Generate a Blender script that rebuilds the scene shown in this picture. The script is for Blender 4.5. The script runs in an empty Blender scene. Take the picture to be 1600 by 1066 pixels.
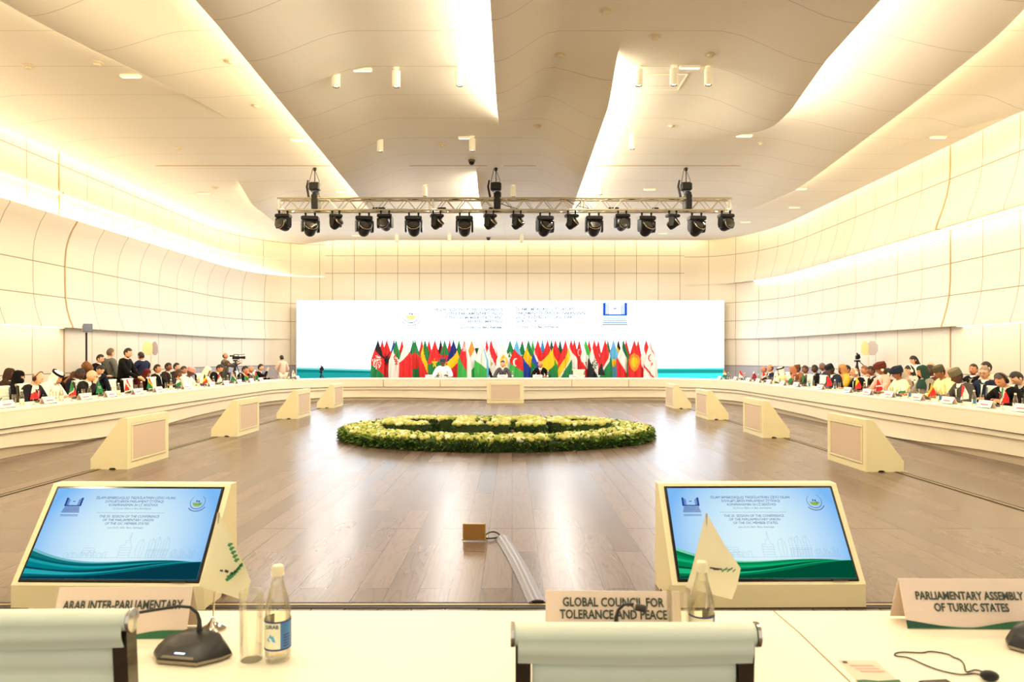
import bpy, bmesh, math, random
from mathutils import Vector, Matrix, Euler
random.seed(7)
PI = math.pi
SC = bpy.context.scene
COL = SC.collection
F = 1150.0; CX = 800.0; HZ = 555.0; CH = 1.52      # camera: focal in px, axis, horizon, height (1600 px frame)
AX = -0.25                                          # axis of the hall

def P(px, py, Y): return Vector(((px-CX)/F*Y, Y, CH+(HZ-py)/F*Y))
def YX(px, X): return X*F/(px-CX)
def YZ(py, z): return (CH-z)*F/(py-HZ)
def lin(c): 
    c /= 255.0
    return c/12.92 if c <= .04045 else ((c+.055)/1.055)**2.4
def S(r, g, b): return (lin(r), lin(g), lin(b), 1.0)
ORD = ['first','second','third','fourth','fifth','sixth','seventh','eighth','ninth','tenth','eleventh','twelfth','thirteenth',
       'fourteenth','fifteenth','sixteenth','seventeenth','eighteenth','nineteenth','twentieth']

# ---------------------------------------------------------------- materials
def newmat(name):
    m = bpy.data.materials.new(name); m.use_nodes = True
    nt = m.node_tree; nt.nodes.clear()
    out = nt.nodes.new('ShaderNodeOutputMaterial')
    return m, nt, out
def N(nt, t, **k):
    n = nt.nodes.new(t)
    for a, v in k.items(): setattr(n, a, v)
    return n
def sv(nt, node, i, v):
    if hasattr(v, 'is_output'): nt.links.new(v, node.inputs[i])
    else: node.inputs[i].default_value = v
def math_(nt, op, a, b=None, c=None):
    n = N(nt, 'ShaderNodeMath', operation=op)
    for i, v in enumerate((a, b, c)):
        if v is not None: sv(nt, n, i, v)
    return n.outputs[0]
def mixc(nt, f, a, b):
    n = N(nt, 'ShaderNodeMix', data_type='RGBA')
    sv(nt, n, 0, f); sv(nt, n, 6, a); sv(nt, n, 7, b)
    return n.outputs[2]
def pbsdf(nt, out, **k):
    p = N(nt, 'ShaderNodeBsdfPrincipled')
    for a, v in k.items():
        sv(nt, p, a.replace('_', ' '), v)
    nt.links.new(p.outputs[0], out.inputs[0])
    return p
_mc = {}
def mat(name, col, rough=.5, metal=0.0, emit=0.0, var=.06, vscale=8.0, spec=.5):
    if name in _mc: return _mc[name]
    m, nt, out = newmat(name)
    tc = N(nt, 'ShaderNodeTexCoord')
    nz = N(nt, 'ShaderNodeTexNoise'); nz.inputs['Scale'].default_value = vscale
    nt.links.new(tc.outputs['Object'], nz.inputs['Vector'])
    dark = tuple(c*(1-var) for c in col[:3])+(1,)
    lite = tuple(min(1, c*(1+var)) for c in col[:3])+(1,)
    c = mixc(nt, nz.outputs[0], dark, lite)
    p = pbsdf(nt, out, Base_Color=c, Roughness=rough, Metallic=metal, Specular_IOR_Level=spec)
    if emit:
        nt.links.new(c, p.inputs['Emission Color']); p.inputs['Emission Strength'].default_value = emit
    _mc[name] = m
    return m
def emat(name, col, strength):
    if name in _mc: return _mc[name]
    m, nt, out = newmat(name)
    tc = N(nt, 'ShaderNodeTexCoord'); nz = N(nt, 'ShaderNodeTexNoise'); nz.inputs['Scale'].default_value = 3
    nt.links.new(tc.outputs['Object'], nz.inputs['Vector'])
    e = N(nt, 'ShaderNodeEmission')
    sv(nt, e, 0, mixc(nt, nz.outputs[0], tuple(c*.97 for c in col[:3])+(1,), col)); e.inputs[1].default_value = strength
    nt.links.new(e.outputs[0], out.inputs[0])
    _mc[name] = m
    return m
def glassmat(name, tint, refl=.12):
    if name in _mc: return _mc[name]
    m, nt, out = newmat(name)
    lw = N(nt, 'ShaderNodeLayerWeight'); lw.inputs[0].default_value = .35
    t = N(nt, 'ShaderNodeBsdfTransparent')
    edge = tuple(c*.88 for c in tint[:3])+(1,)
    sv(nt, t, 0, mixc(nt, math_(nt, 'POWER', lw.outputs['Facing'], 4.0), tint, edge))
    g = N(nt, 'ShaderNodeBsdfGlossy'); g.inputs['Roughness'].default_value = .03
    mx = N(nt, 'ShaderNodeMixShader')
    f = math_(nt, 'MULTIPLY_ADD', lw.outputs['Fresnel'], .35, refl*.1)
    nt.links.new(f, mx.inputs[0]); nt.links.new(t.outputs[0], mx.inputs[1]); nt.links.new(g.outputs[0], mx.inputs[2])
    nt.links.new(mx.outputs[0], out.inputs[0])
    _mc[name] = m
    return m

def wallmat(name, base, vlines, dado=False, step=1.0, line=(.22, .16, .09, 1)):
    m, nt, out = newmat(name)
    uv = N(nt, 'ShaderNodeUVMap'); sp = N(nt, 'ShaderNodeSeparateXYZ'); nt.links.new(uv.outputs[0], sp.inputs[0])
    u, v = sp.outputs[0], sp.outputs[1]
    fr = math_(nt, 'FRACT', math_(nt, 'DIVIDE', u, step))
    d = math_(nt, 'ABSOLUTE', math_(nt, 'SUBTRACT', fr, .5))
    l = math_(nt, 'GREATER_THAN', d, .5-.009/step)
    for z in vlines:
        l = math_(nt, 'MAXIMUM', l, math_(nt, 'COMPARE', v, z, .010))
    nz = N(nt, 'ShaderNodeTexNoise'); nz.inputs['Scale'].default_value = 1.5
    nt.links.new(uv.outputs[0], nz.inputs['Vector'])
    # each panel a little different
    wn = N(nt, 'ShaderNodeTexWhiteNoise', noise_dimensions='1D')
    nt.links.new(math_(nt, 'FLOOR', math_(nt, 'DIVIDE', u, step)), wn.inputs['W'])
    b = mixc(nt, wn.outputs['Value'], tuple(c*.955 for c in base[:3])+(1,), base)
    if dado:
        b = mixc(nt, math_(nt, 'MULTIPLY', math_(nt, 'LESS_THAN', v, 1.13), math_(nt, 'GREATER_THAN', u, dado if dado is not True else 6.5)), b, S(165, 160, 165))
    c = mixc(nt, math_(nt, 'MULTIPLY', l, .95), b, line)
    pbsdf(nt, out, Base_Color=c, Roughness=.45, Specular_IOR_Level=.3)
    return m

def ceilmat():
    m, nt, out = newmat('ceiling_gypsum')
    tc = N(nt, 'ShaderNodeTexCoord'); sp = N(nt, 'ShaderNodeSeparateXYZ'); nt.links.new(tc.outputs['Object'], sp.inputs[0])
    fr = math_(nt, 'FRACT', math_(nt, 'DIVIDE', math_(nt, 'ADD', sp.outputs[1], -.16), 1.25))
    l = math_(nt, 'GREATER_THAN', math_(nt, 'ABSOLUTE', math_(nt, 'SUBTRACT', fr, .5)), .5-.0052)
    nz = N(nt, 'ShaderNodeTexNoise'); nz.inputs['Scale'].default_value = .5; nt.links.new(tc.outputs['Object'], nz.inputs['Vector'])
    b = mixc(nt, nz.outputs[0], S(230, 224, 214), S(240, 235, 226))
    c = mixc(nt, math_(nt, 'MULTIPLY', l, .45), b, S(120, 95, 60))
    pbsdf(nt, out, Base_Color=c, Roughness=.6, Specular_IOR_Level=.2)
    return m

def floormat():
    m, nt, out = newmat('oak_planks')
    tc = N(nt, 'ShaderNodeTexCoord')
    mp = N(nt, 'ShaderNodeMapping'); mp.inputs['Rotation'].default_value = (0, 0, PI/2)
    nt.links.new(tc.outputs['Object'], mp.inputs[0])
    br = N(nt, 'ShaderNodeTexBrick', offset=.37, offset_frequency=2)
    for k, v in (('Scale', 1), ('Mortar Size', .0036), ('Mortar Smooth', .1), ('Bias', 0), ('Brick Width', 2.4), ('Row Height', .2)):
        br.inputs[k].default_value = v
    br.inputs['Color1'].default_value = (0, 0, 0, 1); br.inputs['Color2'].default_value = (1, 1, 1, 1); br.inputs['Mortar'].default_value = (.5, .5, .5, 1)
    nt.links.new(mp.outputs[0], br.inputs['Vector'])
    # cathedral grain: rings of distorted distance, stretched along the plank, shifted per plank
    mg = N(nt, 'ShaderNodeMapping'); mg.inputs['Scale'].default_value = (6.5, .7, 1)
    nt.links.new(tc.outputs['Object'], mg.inputs[0])
    off = N(nt, 'ShaderNodeVectorMath', operation='ADD'); nt.links.new(mg.outputs[0], off.inputs[0])
    sc = N(nt, 'ShaderNodeVectorMath', operation='SCALE'); nt.links.new(br.outputs[0], sc.inputs[0]); sc.inputs['Scale'].default_value = 37
    nt.links.new(sc.outputs[0], off.inputs[1])
    nz = N(nt, 'ShaderNodeTexNoise'); nz.inputs['Scale'].default_value = 1.0; nz.inputs['Detail'].default_value = 2; nz.inputs['Distortion'].default_value = .4
    nt.links.new(off.outputs[0], nz.inputs['Vector'])
    rings = math_(nt, 'FRACT', math_(nt, 'MULTIPLY', nz.outputs[0], 9))
    g = math_(nt, 'ABSOLUTE', math_(nt, 'SUBTRACT', rings, .5))
    g = math_(nt, 'SMOOTH_MIN', math_(nt, 'MULTIPLY', g, 4.5), 1.0, .2)
    fine = N(nt, 'ShaderNodeTexNoise'); fine.inputs['Scale'].default_value = 1; fine.inputs['Detail'].default_value = 4
    mf = N(nt, 'ShaderNodeMapping'); mf.inputs['Scale'].default_value = (40, 1.5, 1); nt.links.new(tc.outputs['Object'], mf.inputs[0])
    nt.links.new(mf.outputs[0], fine.inputs['Vector'])
    base = mixc(nt, br.outputs[0], S(96, 79, 69), S(122, 102, 88))
    base = mixc(nt, math_(nt, 'MULTIPLY', math_(nt, 'SUBTRACT', 1.0, g), .38), base, S(70, 54, 44))
    base = mixc(nt, math_(nt, 'MULTIPLY', fine.outputs[0], .2), base, S(96, 76, 64))
    base = mixc(nt, math_(nt, 'MULTIPLY', br.outputs['Fac'], .85), base, S(58, 44, 36))
    # the long joints across the planks
    sp = N(nt, 'ShaderNodeSeparateXYZ'); nt.links.new(tc.outputs['Object'], sp.inputs[0])
    j = math_(nt, 'COMPARE', sp.outputs[1], 6.45, .016)
    base = mixc(nt, math_(nt, 'MULTIPLY', j, .8), base, S(50, 36, 28))
    r = math_(nt, 'MULTIPLY_ADD', br.outputs[0], .04, .25)
    pbsdf(nt, out, Base_Color=base, Roughness=r, Specular_IOR_Level=.42)
    return m

# ---------------------------------------------------------------- mesh builder
class MB:
    def __init__(s): s.v = []; s.f = []; s.m = []; s.uv = None; s.M = Matrix.Identity(4); s.mi = 0
    def vert(s, p): s.v.append(tuple(s.M @ Vector(p))); return len(s.v)-1
    def face(s, ids, mi=None): s.f.append(tuple(ids)); s.m.append(s.mi if mi is None else mi)
    def box(s, c, d, rz=0.0, mi=None):
        R = Matrix.Rotation(rz, 3, 'Z'); c = Vector(c)
        ids = [s.vert(c+R@Vector((x*d[0]/2, y*d[1]/2, z*d[2]/2))) for z in (-1, 1) for y in (-1, 1) for x in (-1, 1)]
        for q in ((0,2,3,1),(4,5,7,6),(0,1,5,4),(2,6,7,3),(0,4,6,2),(1,3,7,5)): s.face([ids[i] for i in q], mi)
    def bbox(s, c, d, b=.01, mi=None):            # box with chamfered edges
        c = Vector(c); h = [x/2 for x in d]; b = min(b, *[x*.98 for x in h])
        rings = []
        for z, ins in ((-h[2], b), (-h[2]+b, 0), (h[2]-b, 0), (h[2], b)):
            x, y = h[0]-ins, h[1]-ins; k = b
            pts = [(x, -y+k), (x, y-k), (x-k, y), (-x+k, y), (-x, y-k), (-x, -y+k), (-x+k, -y), (x-k, -y)]
            rings.append([s.vert(c+Vector((p[0], p[1], z))) for p in pts])
        s.rings(rings, True, True, mi)
    def rings(s, rings, cap0=True, cap1=True, mi=None, closed=True):
        for a, b in zip(rings, rings[1:]):
            n = len(a)
            for i in range(n if closed else n-1):
                j = (i+1) % n
                s.face((a[i], a[j], b[j], b[i]), mi)
        if cap0: s.face(list(reversed(rings[0])), mi)
        if cap1: s.face(rings[-1], mi)
    def tube(s, pts, r, n=8, mi=None, caps=True):
        pts = [Vector(p) for p in pts]; rs = r if isinstance(r, (list, tuple)) else [r]*len(pts)
        rings = []; up = None
        for i, p in enumerate(pts):
            t = (pts[min(i+1, len(pts)-1)]-pts[max(i-1, 0)]).normalized()
            if up is None: up = Vector((0, 0, 1)) if abs(t.z) < .9 else Vector((1, 0, 0))
            a = t.cross(up).normalized(); b = a.cross(t).normalized(); up = b
            rings.append([s.vert(p+(a*math.cos(2*PI*k/n)+b*math.sin(2*PI*k/n))*rs[i]) for k in range(n)])
        s.rings(rings, caps, caps, mi)
    def lathe(s, prof, n=16, c=(0, 0, 0), mi=None, caps=True):
        c = Vector(c)
        rings = [[s.vert(c+Vector((r*math.cos(2*PI*k/n), r*math.sin(2*PI*k/n), z))) for k in range(n)] for r, z in prof]
        s.rings(rings, caps, caps, mi)
    def prism(s, poly, y0, y1, axis='X', mi=None):   # poly in the two other axes, extruded
        def mk(p, t): return {'X': (t, p[0], p[1]), 'Y': (p[0], t, p[1]), 'Z': (p[0], p[1], t)}[axis]
        a = [s.vert(mk(p, y0)) for p in poly]; b = [s.vert(mk(p, y1)) for p in poly]
        s.rings([a, b], True, True, mi)
    def grid(s, fn, nu, nv, mfn=None, keep=None):
        ids = [[s.vert(fn(i/nu, j/nv)) for i in range(nu+1)] for j in range(nv+1)]
        for j in range(nv):
            for i in range(nu):
                u, v = (i+.5)/nu, (j+.5)/nv
                if keep and not keep(u, v): continue
                s.face((ids[j][i], ids[j][i+1], ids[j+1][i+1], ids[j+1][i]), mfn(u, v) if mfn else None)
    def sphere(s, c, r, nu=12, nv=8, mi=None, fn=None, keep=None):
        c = Vector(c); r = Vector((r, r, r)) if isinstance(r, (int, float)) else Vector(r)
        def pos(u, v):
            th, ph = u*2*PI, v*PI
            d = Vector((math.sin(ph)*math.cos(th), math.sin(ph)*math.sin(th), math.cos(ph)))
            return d
        rows = []
        for j in range(nv+1):
            row = []
            for i in range(nu if 0 < j < nv else 1):
                d = pos(i/nu, j/nv); p = Vector((d.x*r.x, d.y*r.y, d.z*r.z))
                if fn: p = fn(p, d)
                row.append(s.vert(c+p))
            rows.append(row)
        for j in range(nv):
            a, b = rows[j], rows[j+1]
            for i in range(nu):
                k = (i+1) % nu
                d = pos((i+.5)/nu, (j+.5)/nv)
                if keep and not keep(d): continue
                q = [a[i % len(a)], b[i % len(b)], b[k % len(b)], a[k % len(a)]]
                q = [x for n_, x in enumerate(q) if x not in q[:n_]]
                s.face(q, mi(d) if callable(mi) else mi)
    def build(s, name, mats, parent=None, smooth=None, loc=None, rot=None):
        me = bpy.data.meshes.new(name)
        me.from_pydata(s.v, [], s.f)
        mats = mats if isinstance(mats, (list, tuple)) else [mats]
        for m in mats: me.materials.append(m)
        if len(mats) > 1: me.polygons.foreach_set('material_index', s.m)
        if s.uv:
            l = me.uv_layers.new(name='UVMap')
            for lp in me.loops: l.data[lp.index].uv = s.uv[lp.vertex_index]
        bm = bmesh.new(); bm.from_mesh(me)
        if not s.uv: bmesh.ops.recalc_face_normals(bm, faces=bm.faces)
        bm.to_mesh(me); bm.free()
        if smooth:
            me.shade_smooth(); me.set_sharp_from_angle(angle=math.radians(smooth))
        me.update()
        o = bpy.data.objects.new(name, me); COL.objects.link(o)
        if parent: o.parent = parent
        if loc is not None: o.location = loc
        if rot is not None: o.rotation_euler = rot
        return o

def tag(o, label=None, cat=None, group=None, kind=None):
    if label: o['label'] = label
    if cat: o['category'] = cat
    if group: o['group'] = group
    if kind: o['kind'] = kind
    return o
def thing(name, label, cat, loc=(0, 0, 0), rz=0.0, group=None):
    o = bpy.data.objects.new(name, None); COL.objects.link(o); o.empty_display_size = .1
    o.location = loc; o.rotation_euler = (0, 0, rz)
    return tag(o, label, cat, group)
def dup(o, loc=None, rz=None, label=None, group=None, parent=None):
    c = o.copy(); COL.objects.link(c); c.parent = parent
    if loc is not None: c.location = loc
    if rz is not None: c.rotation_euler = (0, 0, rz)
    if label: c['label'] = label
    if group: c['group'] = group
    for ch in list(o.children): dup(ch, parent=c)
    return c

_texts = []
def text(name, body, size, mat_, parent, loc, rot=(0, 0, 0), align='CENTER', xs=1.0, bold=0.0, sp=1.0):
    cu = bpy.data.curves.new(name, 'FONT'); cu.body = body; cu.size = size; cu.align_x = align; cu.align_y = 'CENTER'
    cu.space_line = sp; cu.offset = bold; cu.resolution_u = 2
    o = bpy.data.objects.new('tmp_text', cu); COL.objects.link(o)
    _texts.append((o, name, mat_, parent, loc, rot, xs))
_skins = []
def finish_texts():
    dg = bpy.context.evaluated_depsgraph_get(); dg.update()
    for o, name, m, parent, loc, rot, xs in _texts:
        me = bpy.data.meshes.new_from_object(o.evaluated_get(dg)); me.name = name
        if xs != 1.0: me.transform(Matrix.Diagonal((xs, 1, 1, 1)))
        me.materials.clear(); me.materials.append(m)
        n = bpy.data.objects.new(name, me); COL.objects.link(n); n.parent = parent; n.location = loc; n.rotation_euler = rot
        bpy.data.objects.remove(o)
    for o, extra, mats, name in _skins:
        me = bpy.data.meshes.new_from_object(o.evaluated_get(dg)); me.name = name
        me.materials.clear()
        for m in mats: me.materials.append(m)
        if extra:
            bm = bmesh.new(); bm.from_mesh(me)
            vs = [bm.verts.new(p) for p in extra.v]
            for f, mi in zip(extra.f, extra.m):
                try: bm.faces.new([vs[i] for i in f]).material_index = mi
                except ValueError: pass
            bm.to_mesh(me); bm.free()
        me.shade_smooth()
        o.modifiers.clear(); o.data = me
def sstep(a, b, x):
    t = max(0.0, min(1.0, (x-a)/(b-a))); return t*t*(3-2*t)

# ---------------------------------------------------------------- camera
cam = bpy.data.cameras.new('camera'); co = bpy.data.objects.new('camera', cam); COL.objects.link(co)
co.location = (0, 0, CH); co.rotation_euler = (PI/2, 0, 0)
cam.sensor_width = 36; cam.lens = 36*F/1600; cam.shift_y = (HZ-533)/1600; cam.clip_end = 200; cam.clip_start = .05
cam.dof.use_dof = True; cam.dof.focus_distance = 14; cam.dof.aperture_fstop = 6.3
SC.camera = co
SC.view_settings.view_transform = 'Standard'; SC.view_settings.look = 'None'
SC.view_settings.exposure = 0.68
SC.cycles.use_denoising = True
SC.cycles.max_bounces = 8; SC.cycles.diffuse_bounces = 5; SC.cycles.glossy_bounces = 3; SC.cycles.transparent_max_bounces = 24
SC.cycles.sample_clamp_indirect = 6; SC.cycles.caustics_reflective = False; SC.cycles.caustics_refractive = False
w = bpy.data.worlds.new('world'); SC.world = w; w.use_nodes = True
w.node_tree.nodes['Background'].inputs[0].default_value = (1, .93, .78, 1); w.node_tree.nodes['Background'].inputs[1].default_value = .7

# ---------------------------------------------------------------- floor
fm = floormat()
b = MB(); b.grid(lambda u, v: (-12+24*u, -3+34*v, 0), 6, 8); tag(b.build('floor', fm), kind='structure', label='brown oak plank floor of the hall', cat='floor')
dark = mat('slot_dark', S(28, 20, 14), .6); brass = mat('slot_brass', S(200, 175, 120), .35, .6)
XL, XR, YN, YF = -5.52, 5.02, 4.46, 23.6
for i, (p, q, d) in enumerate((((XL, YN), (XL, YF), (1, 0)), ((XR, YN), (XR, YF), (-1, 0)), ((XL, YF), (XR, YF), (0, -1)), ((XL, YN), (XR, YN), (0, 1)))):
    b = MB(); bw = .035
    def strip(o0, o1, z0, z1, mi):
        a = [(p[0]+d[0]*o0, p[1]+d[1]*o0), (q[0]+d[0]*o0, q[1]+d[1]*o0), (q[0]+d[0]*o1, q[1]+d[1]*o1), (p[0]+d[0]*o1, p[1]+d[1]*o1)]
        b.prism(a, z0, z1, 'Z', mi)
    strip(-.05, .0, 0, .004, 0); strip(.0, .018, 0, .007, 1); strip(.018, .055, 0, .004, 0)
    tag(b.build('trim_%d' % (i+1), [dark, brass]), kind='structure', label='dark slot with brass lip let into the floor', cat='floor trim')

# ---------------------------------------------------------------- walls
WL, WR, YB = -10.4, 9.8, 29.5
def wallpath(side):
    pts = []
    xw = WL if side < 0 else WR; cx = xw-side*2.6; cy = 25.0
    y = -2.0; u = 0
    while y < cy-.01: pts.append((Vector((xw, y)), Vector((-side, 0)), 1.0)); y += .45
    for k in range(17):
        a = k/16*PI/2
        p = Vector((cx+side*2.6*math.cos(a), cy+4.5*math.sin(a)))
        n = Vector((-side*math.cos(a)/2.6, -math.sin(a)/4.5)).normalized()
        pts.append((p, n, 1-.97*sstep(.1, .85, k/16)))
    pts.append((Vector((cx-side*.3, YB)), Vector((0, -1)), .03))
    return pts
def sweep(name, pts, prof, mats, u0, thick=None, smooth=35, keep=None, label=None):
    b = MB(); b.uv = []; ids = []; us = []; u = 0
    for i, (p, n, bl) in enumerate(pts):
        if i: u += (p-pts[i-1][0]).length
        us.append(u)
    for (p, n, bl), u in zip(pts, us):
        row = []
        for q in prof:
            o, z = q[0], q[1]
            o = o*bl if len(q) < 3 else o*bl+q[2]
            row.append(b.vert((p.x+n.x*o, p.y+n.y*o, z))); b.uv.append((u-u0, z))
        ids.append(row)
    for i in range(len(ids)-1):
        if keep and not keep(pts[i][0]): continue
        for j in range(len(prof)-1): b.face((ids[i][j], ids[i+1][j], ids[i+1][j+1], ids[i][j+1]))
    o = b.build(name, mats, smooth=smooth)
    return tag(o, kind='structure', label=label, cat='wall trim')
WCOL = S(222, 213, 196)
LP, RP = wallpath(-1), wallpath(1)
profL = [(0,0),(0,2.15),(.2,2.15),(.2,2.18),(.13,2.36),(.07,2.58),(.03,2.85),(.02,3.2),(.02,3.7),(.045,3.98),(.1,4.2),(.19,4.42),(.3,4.6),(.3,4.64),(-.12,4.64),(-.12,5.24),(-.03,5.26),(-.03,5.31),(-.12,5.31),(-.12,6.9)]
profR = [(0,0),(0,2.15),(.2,2.15),(.2,2.18),(.14,2.36),(.08,2.58),(.03,2.85),(0,3.2),(0,4.33),(.32,4.33),(.32,4.37),(.27,4.52),(.17,4.78),(.08,5.08),(.02,5.4),(0,5.7),(0,6.9)]
# u at the pilasters
sweep('wall_left', LP, profL, wallmat('panel_wall_left', WCOL, (1.1, 2.85, 3.57, 5.95), True, 1.14), 17.09+2.0, label='cream panelled left wall curving inward in tiers')
sweep('wall_right', RP, profR, wallmat('panel_wall_right', WCOL, (1.1, 2.85, 3.57, 5.45), True, 1.13), 16.45+2.0, label='cream panelled right wall with a bulging upper tier')
b = MB(); b.uv = []
x0, x1 = WL+2.6+.3, WR-2.6-.3
for z in (0, 7):
    for x in (x0, x1): b.vert((x, YB, z)); b.uv.append((x+.23, z))
b.face((0, 1, 3, 2))
tag(b.build('wall_back', wallmat('panel_wall_back', WCOL, (1.1, 4.8, 5.5), -99, .87)), kind='structure', label='cream panelled back wall behind the big screen', cat='wall')
# pilaster reveals
gold = mat('reveal_gold', S(190, 160, 105), .5)
for i, (side, Y) in enumerate(((-1, 17.09), (1, 16.45))):
    prof = profL if side < 0 else profR; b = MB(); xw = WL if side < 0 else WR
    a = []
    for dy in (-.022, .022):
        a.append([b.vert((xw-side*(q[0]+.012), Y+dy, q[1])) for q in prof])
    b.rings(a, False, False, closed=False)
    tag(b.build('trim_%d' % (5+i), gold), kind='structure', label='golden vertical reveal between wall panels', cat='wall trim')

# cove light strips on the walls
WARM = (1.0, .80, .45, 1)
warmE = emat('cove_led', (1.0, .76, .40, 1), 30.0)
warmE2 = emat('cove_led_soft', (1.0, .80, .48, 1), 4.2)
def cove(i, pts, o0, o1, z, m, lab, keep=None, off=0.0):
    return sweep('trim_%d' % i, pts, [(o0, z, off), (o1, z, off)], m, 0, keep=keep, label=lab)
cove(7, LP, .05, .17, 4.665, emat('cove_led_lip', (1.0, .84, .56, 1), 20.0), 'warm light strip lying in the left wall lip', keep=lambda p: p.y > -1)
cove(8, LP, .02, .16, 2.135, warmE2, 'warm light strip under the near part of the left wall', keep=lambda p: p.y < 16.6)
cove(9, RP, .04, .18, 4.315, emat('cove_led_under', (1.0, .83, .54, 1), 7.0), 'warm light strip under the right wall upper tier', keep=lambda p: p.y < 27.6)
cove(10, RP, .02, .16, 2.135, warmE2, 'warm light strip under the near part of the right wall', keep=lambda p: p.y < 15.9)

# ---------------------------------------------------------------- ceiling of overlapping ribbons
ZC = 6.0
cm = ceilmat()
def pw(y, *k):   # piecewise-linear
    if y <= k[0][0]: return k[0][1]
    for (a, va), (b_, vb) in zip(k, k[1:]):
        if y <= b_: return va+(vb-va)*(y-a)/(b_-a)
    return k[-1][1]
# an edge: x(y), opening(y), side of the lower ribbon (+1 right, -1 left), width of its bend
EDG = [
 (lambda y: pw(y,(18,-6.95),(24,-7.5)), lambda y: .34*sstep(18.6,20.5,y)*(1-sstep(23,25,y)), 1, 1.2),
 (lambda y: pw(y,(8,-5.95),(14,-5.38),(20,-5.3)), lambda y: .40*(1-sstep(8,14.1,y)), 1, 1.3),
 (lambda y: pw(y,(9,-3.62),(21,-4.0),(30,-4.1)), lambda y: .42*(1-sstep(20,25,y)), 1, 1.5),
 (lambda y: -.86, lambda y: .34*sstep(17.6,19,y)*(1-sstep(24.5,26.5,y)), 1, .6),
 (lambda y: -.25, lambda y: .42*(1-sstep(11.5,14.6,y))+.004, 1, .9),
 (lambda y: 1.55+.012*(y-10), lambda y: .42*sstep(10.6,12.2,y)*(1-sstep(21.5,26,y))+.004, -1, 1.1),
 (lambda y: pw(y,(8,4.15),(10,4.28),(11,4.42),(12.1,4.58),(13,4.62),(13.6,4.56),(14.5,4.29),(15.3,4.08),(16.2,3.98),(30,4.0)), lambda y: .46*(1-sstep(12.5,16,y)), -1, 1.5),
 (lambda y: pw(y,(9,6.3),(12,6.65),(19,7.25),(25,7.2)), lambda y: .30*sstep(8,10,y)*(1-sstep(17,25,y))+.12*(1-sstep(8,10,y)), -1, 1.8),
 (lambda y: pw(y,(12,9.0),(16,8.2)), lambda y: .26*(1-sstep(12.6,16,y)), -1, .8),
]
def xl(y): return WL+.75+.0*y
# left/right limits of the whole ceiling follow the walls' rounded corners
def limit(side, y):
    xw = WL if side < 0 else WR; g = .72 if side < 0 else .45
    if y < 24.2: return xw-side*g
    t = min(1.0, (y-24.2)/(28.75-24.2)); return (xw-side*2.4)+side*(2.4-g)*math.sqrt(max(0, 1-t*t))
def ribbon_z(i, x, y):
    z = ZC
    if i > 0:
        ex, d, sd, wd = EDG[i-1]
        if sd > 0: z -= d(y)*(1-sstep(0, wd, x-ex(y)))
    if i < len(EDG):
        ex, d, sd, wd = EDG[i]
        if sd < 0: z -= d(y)*(1-sstep(0, wd, ex(y)-x))
    # soft roll-down at the side walls
    return z - .14*(1-sstep(0, 1.4, x-limit(-1, y)))
YS = [-2+.3*k for k in range(int(30.75/.3)+1)]
YS = [y for y in YS if y < 28.7]+[28.72]
for i in range(len(EDG)+1):
    b = MB(); nx = 14; rows = []
    for y in YS:
        a = limit(-1, y) if i == 0 else EDG[i-1][0](y)
        c = limit(1, y) if i == len(EDG) else EDG[i][0](y)
        a = max(a, limit(-1, y)); c = min(c, limit(1, y))
        a = min(a, limit(1, y)); c = max(c, limit(-1, y))
        # the higher ribbon runs on a little over the lower one
        oa = .18*min(1, EDG[i-1][1](y)/.05) if i > 0 and EDG[i-1][2] < 0 else 0
        oc = .18*min(1, EDG[i][1](y)/.05) if i < len(EDG) and EDG[i][2] > 0 else 0
        a -= oa; c += oc
        row = []
        for k in range(nx+1):
            t = k/nx; t = t*t*(3-2*t)*.5+t*.5
            x = a+(c-a)*t
            ov = 0
            xr = max(a+oa, min(x, c-oc))
            z = ribbon_z(i, xr, y)+(.012 if abs(xr-x) > 1e-6 else 0)
            row.append(b.vert((x, y, z)))
        rows.append(row)
    for ra, rb in zip(rows, rows[1:]):
        for k in range(nx): b.face((ra[k], ra[k+1], rb[k+1], rb[k]))
    tag(b.build('ceiling', cm, smooth=50), kind='structure', label='long curved plaster ceiling ribbon with a lit edge', cat='ceiling')
LED = {0: 4.5, 1: 7, 2: 11, 3: 12, 4: 13, 5: 14, 6: 12, 7: 9, 8: 7}
n = 11
for i, (ex, d, sd, wd) in enumerate(EDG):
    m = emat('ribbon_led_%d' % LED[i], (1.0, .80, .46, 1) if i in (0, 1, 2, 6, 7, 8) else (1.0, .88, .64, 1), LED[i])
    b = MB(); prev = None
    for y in YS:
        if d(y) < .02: prev = None; continue
        x = ex(y)+sd*.03; z0 = ZC-d(y)+.015; z1 = ZC-.03-d(y)*.15
        cur = (b.vert((x, y, z0)), b.vert((x, y, max(z0+.002, z1))))
        if prev: b.face((prev[0], cur[0], cur[1], prev[1]))
        prev = cur
    if b.f:
        tag(b.build('trim_%d' % n, m), kind='structure', label='warm light strip behind a ceiling ribbon edge', cat='ceiling trim'); n += 1
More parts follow.
